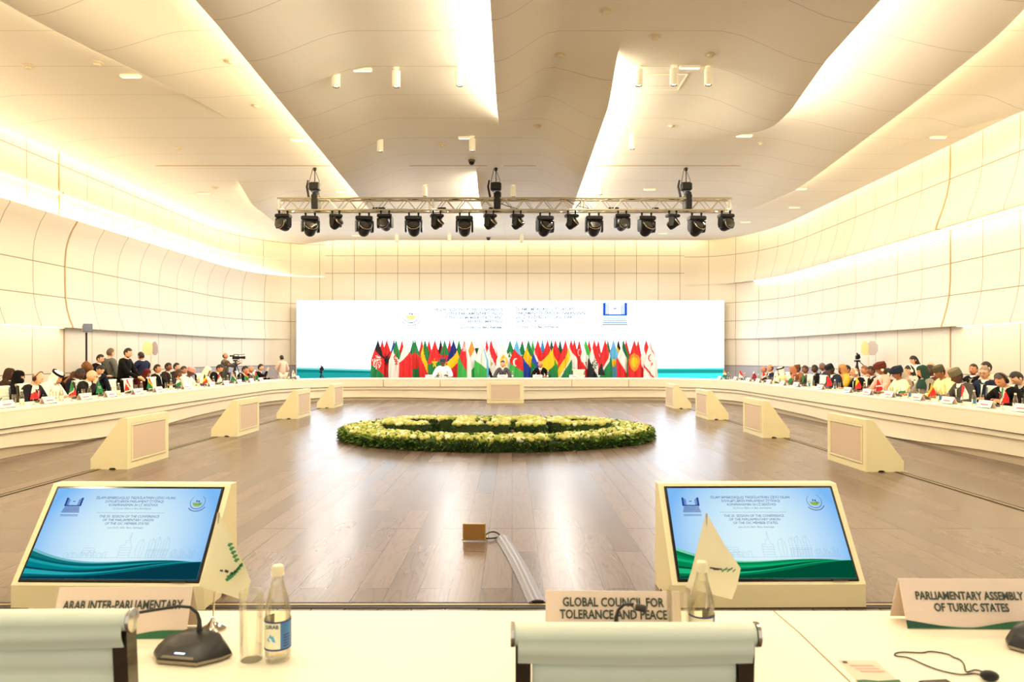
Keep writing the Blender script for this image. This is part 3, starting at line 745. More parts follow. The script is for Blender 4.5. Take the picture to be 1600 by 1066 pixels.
flags = [
 (590.8, FY, ([('k', .30), ('r', .66), ('g', 9)], -.12, [('spk', 'w', -.1, .5, .16)]), 'black, red and green flag with white emblem, leftmost of the flags'),
 (597.5, FB, ([('r', 9)], 0, []), 'plain red flag peak left beside the black eagle flag'),
 (604.3, FY, ([('r', 9)], 0, [('blob', 'k', 0, .45, .15)]), 'red flag with a black double eagle'),
 (615.7, FB, ([('b', .22), ('y', .42), ('B', 9)], .2, []), 'blue and yellow flag behind the white flag with red star'),
 (619.0, FY, ([('g', .36), ('w', 9)], -.16, [('star', 'r', .1, .50, .07), ('cres', 'r', .0, .40, .07)]), 'green and white flag with red crescent and star'),
 (628.2, FB, ([('r', .3), ('g', .5), ('w', .62), ('k', 9)], .3, []), 'red and green flag peeking out left of the white and red one'),
 (634.2, FY, ([('w', .38), ('r', 9)], .13, []), 'white topped flag with a large red lower part'),
 (645.8, FB, ([('g', .34), ('y', .5), ('r', 9)], .2, []), 'green and yellow flag left behind the red disc flag'),
 (648.8, FY, ([('g', 9)], 0, [('disc', 'r', -.1, .48, .19)]), 'green flag with a red disc'),
 (659.0, FB, ([('r', .3), ('g', 9)], .2, []), 'red pointed flag behind the green, yellow and red one'),
 (664.1, FY, ([('g', .40), ('y', .64), ('r', 9)], -.38, []), 'green flag with yellow wedge and red lower part'),
 (670.3, FB, ([('r', 9)], 0, []), 'plain red flag left of the yellow star flag'),
 (679.5, FY, ([('r', .5), ('g', 9)], .05, [('star', 'y', -.05, .52, .10)]), 'red over green flag with a yellow star behind the man in white'),
 (688.6, FB, ([('k', .26), ('r', .5), ('g', 9)], .2, []), 'black and red flag behind the man in white'),
 (694.8, FY, ([('g', .33), ('r', .60), ('y', 9)], .0, [('star', 'y', .05, .53, .08)]), 'green, red and yellow flag with one star'),
 (702.5, FB, ([('r', .42), ('w', .58), ('r', 9)], .2, []), 'red and white flag behind the blue, yellow and red one'),
 (708.6, FY, ([('B', .36), ('y', .60), ('r', 9)], .14, []), 'dark blue, yellow and red flag right of the man in white'),
 (717.3, FB, ([('g', .46), ('w', .6), ('k', 9)], .1, []), 'dark green flag left of the red flag with white side'),
 (726.0, FY, ([('r', .62), ('l', 9)], -.26, [('side', 'w', .35, 0, 0), ('spk', 'w', -.1, .16, .10)]), 'red, white and green flag with emblem at its tip'),
 (737.2, FY, ([('o', .34), ('w', .68), ('l', 9)], .16, []), 'orange, white and green flag'),
 (745.4, FB, ([('w', .18), ('d', .45), ('w', .52), ('G', 9)], .0, []), 'white and dark green flag behind the light blue edged one'),
 (752.0, FY, ([('w', .56), ('l', 9)], -.12, [('side', 's', .72, 0, 0)]), 'white and green flag with a light blue edge'),
 (760.3, FB, ([('r', .30), ('w', .45), ('k', 9)], -.3, []), 'red tipped flag left beside the striped flag with gold emblem'),
 (767.2, FY, ([('r', .36), ('w', .74), ('k', 9)], -.34, [('blob', 'e', .05, .52, .06), ('vee', 'w', -.3, .78, .2)]), 'red, white and black flag with gold emblem'),
 (775.5, FB, ([('w', .34), ('m', 9)], -.1, []), 'white and maroon serrated flag'),
 (785.6, FY, ([('w', 9)], 0, [('disc', 'y', .1, .48, .13), ('disc', 'c', .1, .48, .08)]), 'white flag with a golden ring emblem behind the middle chair'),
 (797.0, FY, ([('g', 9)], 0, [('spk', 'w', 0, .42, .14)]), 'green flag with white script'),
 (807.5, FY, ([('s', .27), ('r', .62), ('l', 9)], -.10, [('cres', 'w', -.15, .50, .09)]), 'light blue, red and green flag with white crescent'),
 (816.0, FB, ([('r', .1), ('g', .8), ('r', 9)], 0, [('cres', 'y', 0, .42, .08)]), 'green flag with yellow crescent'),
 (825.7, FY, ([('g', .28), ('y', .58), ('b', 9)], -.18, []), 'green, yellow and blue flag'),
 (832.3, FB, ([('l', .28), ('w', .48), ('b', 9)], -.2, []), 'green, white and blue flag'),
 (840.3, FY, ([('r', .42), ('w', .50), ('b', .66), ('w', .60), ('g', 9)], -.22, []), 'red, white and blue flag with green foot'),
 (847.5, FB, ([('u', .30), ('r', .6), ('g', 9)], .1, []), 'blue and red flag left behind the red, yellow and green one'),
 (855.3, FY, ([('r', .34), ('y', .70), ('g', 9)], .14, []), 'red, yellow and green flag beside the man in black suit'),
 (861.7, FB, ([('G', .45), ('y', 9)], .1, []), 'dark green flag peak between two red topped flags'),
 (867.8, FY, ([('r', .42), ('y', .50), ('l', 9)], -.26, []), 'red topped flag with a broad green lower part'),
 (875.1, FB, ([('G', .36), ('w', .5), ('g', 9)], -.1, []), 'dark green and white flag behind the red arrowhead one'),
 (883.5, FY, ([('r', .40), ('y', .62), ('w', .68), ('g', 9)], .26, []), 'red, yellow and green flag with pointed wedge'),
 (892.3, FY, ([('r', .24), ('w', 9)], -.15, []), 'red over white two band flag'),
 (897.5, FB, ([('r', 9)], 0, []), 'plain red flag right behind the red over white one'),
 (905.0, FB, ([('r', .55), ('o', 9)], 0, [('cres', 'w', 0, .28, .08)]), 'red flag with a white crescent near its tip'),
 (915.0, FY, ([('l', .26), ('w', .62), ('r', 9)], -.22, [('blob', 'r', -.05, .52, .05)]), 'green, white and red flag with small red emblem'),
 (920.4, FB, ([('r', 9)], 0, [('star', 'w', 0, .4, .08)]), 'red flag with white star behind the script flag'),
 (928.5, FY, ([('r', .36), ('w', .68), ('k', 9)], -.32, [('spk', 'G', .05, .55, .12)]), 'red, white and black flag with green script'),
 (934.8, FB, ([('r', 9)], 0, [('disc', 'w', 0, .40, .10), ('cres', 'r', 0, .40, .07)]), 'red flag with white disc and crescent'),
 (945.4, FY, ([('r', .54), ('w', .62), ('g', 9)], .26, [('vee', 'k', -.6, .5, .3)]), 'red triangle flag with white and green stripes'),
 (949.7, FB, ([('g', 9)], 0, [('side', 'r', -.4, 0, 0), ('cres', 'w', .2, .3, .05)]), 'green flag with red carpet stripe'),
 (958.4, FY, ([('s', 9)], 0, [('disc', 'y', .0, .52, .10)]), 'sky blue flag with yellow sun'),
 (966.0, FB, ([('k', .2), ('y', .36), ('r', .5), ('k', .6), ('y', .7), ('r', 9)], -.1, []), 'black, yellow and red striped flag'),
 (974.0, FY, ([('G', .26), ('w', .62), ('r', 9)], -.24, [('side', 'g', .55, 0, 0)]), 'dark green, white and red flag'),
 (978.4, FB, ([('r', .3), ('g', .5), ('w', .65), ('k', 9)], -.1, []), 'red, green and white flag behind the orange sun flag'),
 (991.0, FY, ([('r', 9)], 0, [('disc', 'o', 0, .5, .20), ('disc', 'y', 0, .5, .12)]), 'red flag with a glowing yellow sun'),
 (997.0, FB, ([('r', .5), ('w', 9)], -.2, []), 'plain red flag right beside the yellow sun flag'),
 (1009.5, FY, ([('r', .34), ('w', .74), ('r', 9)], -.22, [('vee', 'g', .05, .46, .13), ('disc', 'g', .05, .56, .05)]), 'red and white flag with a green tree'),
 (1016.5, FY-.05, ([('w', .12), ('r', .17), ('w', .74), ('r', .80), ('w', 9)], -.2, [('cres', 'r', -.1, .40, .08), ('star', 'r', .2, .55, .05)]), 'white flag with red stripes and crescent, rightmost of the flags'),
]
for i, (px, Y, spec, lab) in enumerate(flags):
    stand_flag(px, Y+.14*(i % 3), spec, lab, hw=.24 if Y < 27.5 else .18)
# ---------------------------------------------------------------- truss with moving heads
steel = mat('truss_alu', S(205, 195, 170), .35, .7); blk = mat('black_metal', S(18, 17, 18), .5, spec=.3); blk2 = mat('black_plastic', S(22, 21, 22), .42, spec=.3)
TY = 17.6; TX0, TX1 = (436-CX)/F*TY, (1141-CX)/F*TY; TZ0, TZ1 = 4.965, 5.245
tr = thing('lighting_truss', 'long silver lattice lighting truss hung across the hall', 'truss', ((TX0+TX1)/2, TY, TZ0))
L = TX1-TX0; HT = TZ1-TZ0
for y in (-.14, .14):
    for z in (0, HT):
        b = MB(); b.tube([(-L/2, y, z), (L/2, y, z)], .024, 8); b.build('chord', steel, tr, smooth=60)
for nm, f in (('front', lambda x, s: (x, -.14, HT*s)), ('back', lambda x, s: (x, .14, HT*s)), ('bottom', lambda x, s: (x, -.14+.28*s, 0)), ('top', lambda x, s: (x, -.14+.28*s, HT))):
    b = MB(); n = 46
    for k in range(n):
        xa, xb = -L/2+.02+(L-.04)*k/n, -L/2+.02+(L-.04)*(k+1)/n
        b.tube([f(xa, k % 2), f(xb, (k+1) % 2)], .009, 5)
    for x in (-L/2+.02, -L/2+3.6, -L/2+3.68, L/2-3.5, L/2-3.58, L/2-.02): b.tube([f(x, 0), f(x, 1)], .011, 5)
    b.build('lattice', steel, tr, smooth=60)
b = MB(); R = random.Random(5)
pts = []
for k in range(60):
    pts.append((-L/2+1.2+(L-2.4)*k/59, .10+.03*math.sin(k), HT+.035+.012*math.sin(k*1.7)))
b.tube(pts, .013, 5); b.tube([(p[0], p[1]-.05, .03+.01*math.sin(i*2.1)) for i, p in enumerate(pts)], .012, 5)
for x in (-.2, 1.5): b.tube([(x, .1, HT), (x+.1, -.1, HT*.6), (x+.25, -.12, .1), (x+.5, -.1, .04)], .009, 5)
b.build('cable_run', blk, tr, smooth=60)
b = MB()
for x, s in ((-3.0, .3), (-1.5, .2), (-.3, .15), (2.6, .25), (3.6, .15)): b.bbox((x, 0, .05), (s, .12, .06), .01)
b.build('cable_box', blk, tr)
lens_m = mat('lens_glass', S(40, 38, 36), .08, .0, spec=1.0); rimm = mat('lens_rim', S(210, 200, 180), .25, .8)
def moving_head(size, yaw, tilt, label, loc):
    t = thing('moving_head_light', label, 'stage light', loc, 0, 'moving head lights on the truss')
    s = size
    b = MB()
    for x in (-.1*s, .1*s): b.bbox((x, 0, -.03), (.03, .06, .07), .006); b.tube([(x-.02, 0, .012), (x+.02, 0, .012)], .034, 8)
    b.build('clamp', blk, t)
    b = MB(); b.M = Matrix.Rotation(yaw*.25, 4, 'Z'); b.bbox((0, 0, -.05-.045*s), (.36*s, .24*s, .09*s), .02); b.bbox((0, -.121*s, -.05-.045*s), (.2*s, .004, .05*s), .002)
    b.build('base_box', blk2, t)
    M = Matrix.Rotation(yaw, 4, 'Z')
    b = MB(); b.M = M
    zc = -.05-.09*s-.175*s
    b.bbox((0, 0, -.05-.105*s), (.34*s, .15*s, .035*s), .01)
    for x in (-.165*s, .165*s):
        b.prism([(-.07*s, zc+.17*s), (.07*s, zc+.17*s), (.075*s, zc), (.05*s, zc-.07*s), (-.05*s, zc-.07*s), (-.075*s, zc)], x-.022*s, x+.022*s, 'X')
    b.build('yoke', blk2, t)
    H = M @ Matrix.Translation((0, 0, zc)) @ Matrix.Rotation(tilt, 4, 'X')     # barrel axis: local -y at tilt 0
    b = MB(); b.M = H @ Matrix.Rotation(PI/2, 4, 'X')
    b.lathe([(.04*s, -.15*s), (.09*s, -.145*s), (.118*s, -.10*s), (.128*s, -.02*s), (.132*s, .06*s), (.138*s, .10*s), (.138*s, .15*s), (.128*s, .165*s), (.12*s, .15*s)], 20, caps=False)
    b.build('head', blk2, t, smooth=40)
    b = MB(); b.M = H @ Matrix.Rotation(PI/2, 4, 'X'); b.lathe([(.122*s, .149*s), (.118*s, .162*s), (.08*s, .178*s), (.0001, .186*s)], 20); b.build('lens', lens_m, t, smooth=50)
    b = MB(); b.M = H @ Matrix.Rotation(PI/2, 4, 'X'); b.lathe([(.1385*s, .128*s), (.1405*s, .134*s), (.1405*s, .148*s), (.1385*s, .152*s)], 20, caps=False); b.build('lens_ring', rimm, t, smooth=50)
hx = [445.7, 485.3, 526.9, 569.6, 603.4, 646.8, 683.6, 725.9, 765.6, 808, 851.3, 892.4, 928, 970.7, 1009.9, 1049.1, 1088.1, 1131.5]
kind = 'RBNBRBNBNNBNBRBNBR'
for i, (px, k) in enumerate(zip(hx, kind)):
    x = (px-CX)/F*TY
    lab = {'R': 'round black moving head light facing out, %s from the left on the truss', 'B': 'large black moving head light hanging low, %s from the left on the truss', 'N': 'small black moving head light turned sideways, %s from the left on the truss'}[k] % ORD[i]
    if k == 'R': moving_head(.98, .05*(i-8), -.25, lab, (x, TY-.14, TZ0-.055))
    elif k == 'B': moving_head(1.12, (.45 if i in (1, 3, 14, 16, 10) else .06), -.62, lab, (x, TY-.02, TZ0-.085))
    else: moving_head(.86, 1.15, -.62, lab, (x, TY-.14, TZ0-.055))
hm = mat('hoist_black', S(20, 19, 18), .5)
for i, px in enumerate((492, 775, 1072)):
    x = (px-CX)/F*TY
    t = thing('chain_hoist', 'black chain hoist holding the truss, %s' % ('left one', 'middle one', 'right one')[i], 'hoist', (x, TY, TZ1), 0, 'chain hoists on the truss')
    b = MB(); b.bbox((0, 0, .30), (.26, .2, .2), .03); b.lathe([(.07, 0), (.085, .03), (.085, .12), (.05, .15)], 12, (.04, -.03, .03)); b.build('motor', hm, t)
    b = MB(); b.bbox((.03, 0, -.08), (.16, .34, .36), .02); b.build('chain_bag', hm, t)
    b = MB(); b.tube([(0, 0, .40), (0, 0, .72)], .012, 6); b.tube([(-.03, 0, .05), (-.12, -.05, .4), (-.05, 0, ZC-TZ1-.02)], .008, 5); b.tube([(.05, 0, .1), (.10, 0, .45), (.02, 0, ZC-TZ1-.1)], .007, 5); b.build('chain', hm, t)
    b = MB(); b.lathe([(.012, .66), (.04, .70), (.04, .78), (.02, .80)], 8); b.tube([(0, 0, .78), (0, 0, ZC-TZ1-.012)], .016, 6); b.build('hook', hm, t)
    b = MB(); b.tube([(-.13, -.02, 0), (-.19, 0, .3), (-.16, 0, .46)], [.03, .028, .02], 6); b.build('strap', hm, t)

# ---------------------------------------------------------------- ceiling fixtures
wht = mat('fixture_white', S(250, 238, 205), .4, emit=.15); lampd = mat('lamp_dark', S(60, 50, 40), .3); bulb = emat('lamp_glow', (1, .85, .6, 1), 12)
def spot(px, py0, label, group):
    Y = YZ(py0, ZC); x = (px-CX)/F*Y
    t = thing('ceiling_spotlight', label, 'spotlight', (x, Y, ZC), 0, group)
    b = MB(); b.lathe([(.05, 0), (.05, -.012), (.018, -.014), (.018, -.05)], 12); b.build('mount', wht, t, smooth=40)
    b = MB(); b.lathe([(.02, -.05), (.062, -.052), (.065, -.06), (.065, -.29), (.058, -.30)], 16, caps=False); b.build('housing', wht, t, smooth=40)
    b = MB(); b.lathe([(.060, -.285), (.052, -.302), (.045, -.285)], 16, caps=False); b.build('baffle', lampd, t, smooth=40)
    b = MB(); b.lathe([(.045, -.28), (.03, -.285), (.0001, -.288)], 12, caps=False); b.build('lamp', bulb, t)
rows = ((((525, 106), (619, 106), (718, 104)), 'front row left of the middle slot'), (((998, 104), (1053, 103), (1107, 103)), 'front row right of the middle slot'),
        (((594, 214), (738, 213), (988, 210)), 'second row'), (((664, 289), (802, 289), (938, 286)), 'third row above the truss'), (((620, 365), (702, 364), (815, 366)), 'far row near the back wall'))
for r, nm in rows:
    for k, (px, py) in enumerate(r): spot(px, py, 'white cylinder ceiling spotlight, %s, %s from the left' % (nm, ORD[k]), 'ceiling spotlights')
plates = [(204, 117), (565, 107), (466, 217), (728, 214), (318, 301), (534, 298), (556, 367), (1078, 103), (1337, 103), (1163, 211), (1466, 213), (1015, 295), (1251, 294), (1241, 323), (1165, 346), (924, 365), (1036, 364)]
plates.sort(key=lambda p: p[0])
pm = emat('plate_glow', S(255, 250, 225), 1.0)
for k, (px, py) in enumerate(plates):
    Y = YZ(py, ZC); x = (px-CX)/F*Y
    t = thing('emergency_light', 'flat white rectangular emergency light on the ceiling, %s from the left' % ORD[k], 'light', (x, Y, ZC), 0, 'rectangular ceiling lights')
    b = MB(); b.bbox((0, 0, -.02), (.32, .09, .04), .008); b.build('housing', wht, t)
    b = MB(); b.box((0, 0, -.041), (.29, .07, .003)); b.build('diffuser', pm, t)
dets = [(44, 103), (152, 98), (361, 95), (279, 231), (400, 164), (336, 293), (947, 16), (1023, 57), (1110, 84), (875, 85), (840, 196), (1190, 223), (1050, 195), (690, 226)]
dets.sort(key=lambda p: p[0])
dm = mat('detector_cream', S(225, 212, 185), .5); 
for k, (px, py) in enumerate(dets):
    Y = YZ(py, ZC); x = (px-CX)/F*Y
    t = thing('smoke_detector', 'small round ceiling detector, %s from the left' % ORD[k], 'smoke detector', (x, Y, ZC+.01), 0, 'round ceiling detectors')
    b = MB(); b.lathe([(.09, 0), (.09, -.02), (.07, -.03)], 14); b.build('base', dm, t, smooth=40)
    b = MB(); b.lathe([(.05, -.03), (.045, -.055), (.02, -.065)], 12); b.build('sensor', dm, t, smooth=40)
for k, (px, py) in enumerate(((737, 250), (763, 371))):
    Y = YZ(py, ZC); x = (px-CX)/F*Y
    t = thing('dome_camera', ('dark dome camera on the ceiling above the truss', 'small dark dome camera on the ceiling near the back wall')[k], 'camera', (x, Y, ZC+.01))
    b = MB(); b.lathe([(.08, 0), (.08, -.05), (.07, -.06)], 14); b.build('base', mat('dome_base', S(120, 105, 85), .5), t, smooth=40)
    b = MB(); b.lathe([(.065, -.06), (.055, -.10), (.03, -.12), (.001, -.125)], 14); b.build('dome', blk, t, smooth=40)
Y = YZ(128, ZC); x = (1033-CX)/F*Y
t = thing('access_hatch', 'square white framed hatch in the ceiling', 'hatch', (x, Y, ZC-.005))
b = MB()
for c, d in (((0, -.34, 0), (.72, .03, .012)), ((0, .34, 0), (.72, .03, .012)), ((-.345, 0, 0), (.03, .68, .012)), ((.345, 0, 0), (.03, .68, .012))): b.box(c, d)
b.build('frame', wht, t)
b = MB(); b.box((0, 0, 0), (.66, .65, .006)); b.build('hatch_panel', cm, t)

# spot lamps added in a grid below the ceiling as fill, without fixtures
def lamp(x, y, z, e, r=.12, ang=174, blend=.35, col=(1, .84, .62), rx=0.0):
    l = bpy.data.lights.new('fill_lamp', 'SPOT'); l.energy = e; l.shadow_soft_size = r; l.spot_size = math.radians(ang); l.spot_blend = blend; l.color = col; l.specular_factor = .02
    o = bpy.data.objects.new('fill_lamp', l); COL.objects.link(o); o.location = (x, y, z); o.rotation_euler = (rx, 0, 0)
for y in (2.5, 6.5, 10.5, 14.5, 18.5, 22.5, 26):
    for x in (-5.9, -2.0, 1.6, 5.5):
        near = y < 16
        lamp(x, y, 5.42, 98 if near else 125, col=(1, .86, .64) if near else (1, .96, .90))

# ---------------------------------------------------------------- flower bed
fl = thing('flower_arrangement', 'low oval bed of white and yellow-green flowers with letters on the floor', 'flower arrangement', (AX-.03, 13.6, 0))
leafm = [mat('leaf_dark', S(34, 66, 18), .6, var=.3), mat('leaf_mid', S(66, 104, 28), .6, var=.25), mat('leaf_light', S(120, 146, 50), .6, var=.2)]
moss = mat('moss_dark', S(40, 60, 18), .9, var=.4, vscale=20)
blossm = [mat('petal_cream', S(194, 192, 108), .7, var=.12, vscale=30), mat('petal_lime', S(156, 168, 66), .7, var=.15, vscale=30), mat('petal_white', S(232, 228, 185), .7, var=.05, vscale=30)]
R = random.Random(11)
RX, RY, rx, ry = 2.80, 2.10, 2.12, 1.46
ZT = .17
def ringpos(a, t): return ((rx+(RX-rx)*t)*math.cos(a), (ry+(RY-ry)*t)*math.sin(a))
b = MB(); n = 96; rr = []
for k in range(n):
    a = 2*PI*k/n
    pr = [(0, 0), (.0, ZT*.8), (.12, ZT), (.88, ZT), (1.0, ZT*.8), (1.02, 0)]
    rr.append([b.vert((*ringpos(a, t_), z+R.uniform(-.012, .012))) for t_, z in pr])
rr.append(rr[0]); b.rings(rr, False, False, closed=False); b.build('moss_ring', moss, fl)
# letters (their plan outlines), read from the far side of the hall
def arcpoly(cx, cy, ro, ri, a0, a1, sx=1.0, n=20):
    o = [(cx+ro*sx*math.cos(a0+(a1-a0)*k/n), cy+ro*math.sin(a0+(a1-a0)*k/n)) for k in range(n+1)]
    i = [(cx+ri*sx*math.cos(a1+(a0-a1)*k/n), cy+ri*math.sin(a1+(a0-a1)*k/n)) for k in range(n+1)]
    return o, i
letters = []
letters.append(arcpoly(-1.36, -.05, .80, .38, PI*.16, PI*1.60, .92))
lu = ([(-.74, -.85), (-.74, .72), (-.42, .72), (-.42, -.55), (-.08, -.55), (-.08, .72), (.22, .72), (.22, -.85)], None)
li = ([(.36, -.85), (.40, .72), (.82, .72), (.86, -.85)], None)
lo = arcpoly(1.52, -.05, .72, .36, 0, 2*PI, .80, 32)
LZ = .31
def ptin(poly, x, y):
    c = False; j = len(poly)-1
    for i in range(len(poly)):
        (xi, yi), (xj, yj) = poly[i], poly[j]
        if (yi > y) != (yj > y) and x < (xj-xi)*(y-yi)/(yj-yi)+xi: c = not c
        j = i
    return c
letters += [lu, li, lo]
polys = []
for o, i in letters: polys.append(o+i if i else o)
for po in polys:
    b = MB(); m_ = len(po)
    bt = [b.vert((x, y, 0)) for x, y in po]; tp = [b.vert((x, y, LZ)) for x, y in po]
    for k in range(m_): b.face((bt[k], bt[(k+1) % m_], tp[(k+1) % m_], tp[k]))
    bm_o = b.build('moss_letter', moss, fl)
    bm = bmesh.new(); bm.from_mesh(bm_o.data); ed = [e for e in bm.edges if all(v.co.z > LZ-.001 for v in e.verts)]
    bmesh.ops.triangle_fill(bm, edges=ed, use_beauty=True); bm.to_mesh(bm_o.data); bm.free()
# leaves
lv = MB()
def leaf(p, d, l, w, mi):
    d = Vector(d).normalized(); s = d.cross(Vector((R.uniform(-1, 1), R.uniform(-1, 1), R.uniform(-1, 1)))).normalized()*w; p = Vector(p)
    q = [lv.vert(p), lv.vert(p+d*l*.5+s), lv.vert(p+d*l+Vector((0, 0, -.15*l))), lv.vert(p+d*l*.5-s)]
    lv.face(q, mi)
for k in range(5200):
    a = R.uniform(0, 2*PI); side = R.random()
    if side < .62:
        t_, z = 1.0, R.uniform(.0, ZT); out = Vector((math.cos(a)/RX, math.sin(a)/RY, R.uniform(-.1, .5)))
        if math.sin(a) > .4 and R.random() < .6: continue
    elif side < .75: t_, z = 0.0, R.uniform(.02, ZT); out = Vector((-math.cos(a), -math.sin(a), .4))
    else: t_, z = R.uniform(0, 1), ZT; out = Vector((R.uniform(-1, 1), R.uniform(-1, 1), 1.2))
    x, y = ringpos(a, t_)
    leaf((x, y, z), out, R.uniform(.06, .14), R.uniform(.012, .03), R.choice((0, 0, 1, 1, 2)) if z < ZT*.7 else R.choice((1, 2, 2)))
for po in polys:
    for k in range(520):
        i = R.randrange(len(po)); (xa, ya), (xb, yb) = po[i], po[(i+1) % len(po)]; f = R.random()
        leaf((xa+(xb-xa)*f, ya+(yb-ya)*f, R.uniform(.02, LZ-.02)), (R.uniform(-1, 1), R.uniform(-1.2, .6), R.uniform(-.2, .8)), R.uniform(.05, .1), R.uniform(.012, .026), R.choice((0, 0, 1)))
tag(lv.build('leaves', leafm, fl), kind='stuff')
# blossoms: the hundred nearest are parts of their own, the rest one mass
def blossom_mesh(mb, c, r, mi):
    mb.sphere(c, (r, r, r*.8), 7, 5, mi, fn=lambda p, d: p*(1+.22*math.sin(7*math.atan2(d.y, d.x))*math.sin(5*d.z+1)))
spots = []
while len(spots) < 2300:
    a = R.uniform(0, 2*PI); t_ = R.uniform(.02, .97); x, y = ringpos(a, t_)
    spots.append((x, y, ZT+.01+R.uniform(-.01, .035), R.uniform(.03, .062), R.choice((0, 0, 0, 1, 1, 2))))
for po in polys:
    xs = [p[0] for p in po]; ys = [p[1] for p in po]; cnt = 0
    while cnt < (330 if po is not polys[2] else 260):
        x, y = R.uniform(min(xs), max(xs)), R.uniform(min(ys), max(ys))
        if ptin(po, x, y): spots.append((x, y, LZ+R.uniform(-.01, .02), R.uniform(.03, .055), R.choice((0, 0, 2, 0, 1)))); cnt += 1
near = sorted([s for s in spots if abs(s[0]) < 2.6], key=lambda s: s[1]-s[3]*6)[:100]
ns = set(id(s) for s in near)
protos = []
for mi in range(3):
    b = MB(); blossom_mesh(b, (0, 0, 0), 1.0, 0); o = b.build('blossom', blossm[mi], fl, smooth=80); protos.append(o); 
used_p = set()
for s in near:
    o = protos[s[4]]
    if s[4] in used_p: o = o.copy(); COL.objects.link(o); o.parent = fl
    used_p.add(s[4]); o.location = s[:3]; o.scale = (s[3],)*3; o.rotation_euler = (0, 0, R.random()*6)
b = MB()
for s in spots:
    if id(s) not in ns: blossom_mesh(b, s[:3], s[3], s[4])
tag(b.build('blossom_mass', blossm, fl, smooth=80), kind='stuff')

# ---------------------------------------------------------------- floor box, cables, cable ramp
Yb = 6.02
t = thing('floor_box', 'open brass floor socket box with its lid up, beside the cable ramp', 'floor box', ((741-CX)/F*Yb, Yb, 0))
woodl = mat('lid_wood', S(150, 108, 52), .4, var=.12, vscale=6)
b = MB(); b.bbox((0, .0, .075), (.19, .012, .135), .003); b.build('lid_frame', brass, t)
b = MB(); b.box((0, -.0075, .075), (.172, .004, .118)); b.build('lid_panel', woodl, t)
b = MB()
for c, d in (((0, .03, .003), (.2, .008, .006)), ((0, .22, .003), (.2, .008, .006)), ((-.1, .125, .003), (.008, .19, .006)), ((.1, .125, .003), (.008, .19, .006))): b.box(c, d)
b.build('rim', brass, t)
b = MB(); b.box((0, .125, .002), (.19, .18, .004)); b.build('socket_well', dark, t)
rub = mat('ramp_grey', S(112, 106, 110), .35, var=.05)
A = Vector(((783-CX)/F*6.13, 6.13, 0)); B = Vector(((840-CX)/F*4.52, 4.50, 0))
t = thing('cable_ramp', 'grey rubber cable ramp lying across the floor', 'cable cover', A, math.atan2(B.y-A.y, B.x-A.x))
Lr = (B-A).length; b = MB(); pr = [(-.058, 0), (-.054, .008), (-.03, .021), (0, .026), (.03, .021), (.054, .008), (.058, 0)]
rows_ = []
for k in range(13): 
    x_ = Lr*k/12; rows_.append([b.vert((x_, p[0]+.012*math.sin(x_*2.2), p[1])) for p in pr])
b.rings(rows_, True, True); b.build('cover', rub, t, smooth=30)
b = MB(); b.box((Lr+.004, 0, .011), (.008, .07, .018)); b.build('channel', dark, t)
x_, y_ = (760-CX)/F*Yb+.01, Yb
for k, (h, z) in enumerate(((.05, .04), (-.03, .015))):
    t = bpy.data.objects.new; b = MB()
    p0 = Vector(((757.5-CX)/F*Yb, Yb+.03+.04*k*0, .035-.02*k)); p3 = A+Vector((.0, -.01, .012))
    m1 = p0.lerp(p3, .33)+Vector((0, h*1.6, .03 if k == 0 else 0)); m2 = p0.lerp(p3, .7)+Vector((0, h*1.2, .03 if k == 0 else -.0))
    pts = []
    for i in range(13):
        u = i/12; pts.append((1-u)**3*p0+3*u*(1-u)**2*m1+3*u*u*(1-u)*m2+u**3*p3)
    for p in pts: p.z = max(p.z, .007)
    b.tube(pts, .006, 6)
    tag(b.build('cable', blk, smooth=60), ('black cable arching from the floor box to the cable ramp', 'black cable lying flat from the floor box to the cable ramp')[k], 'cable')
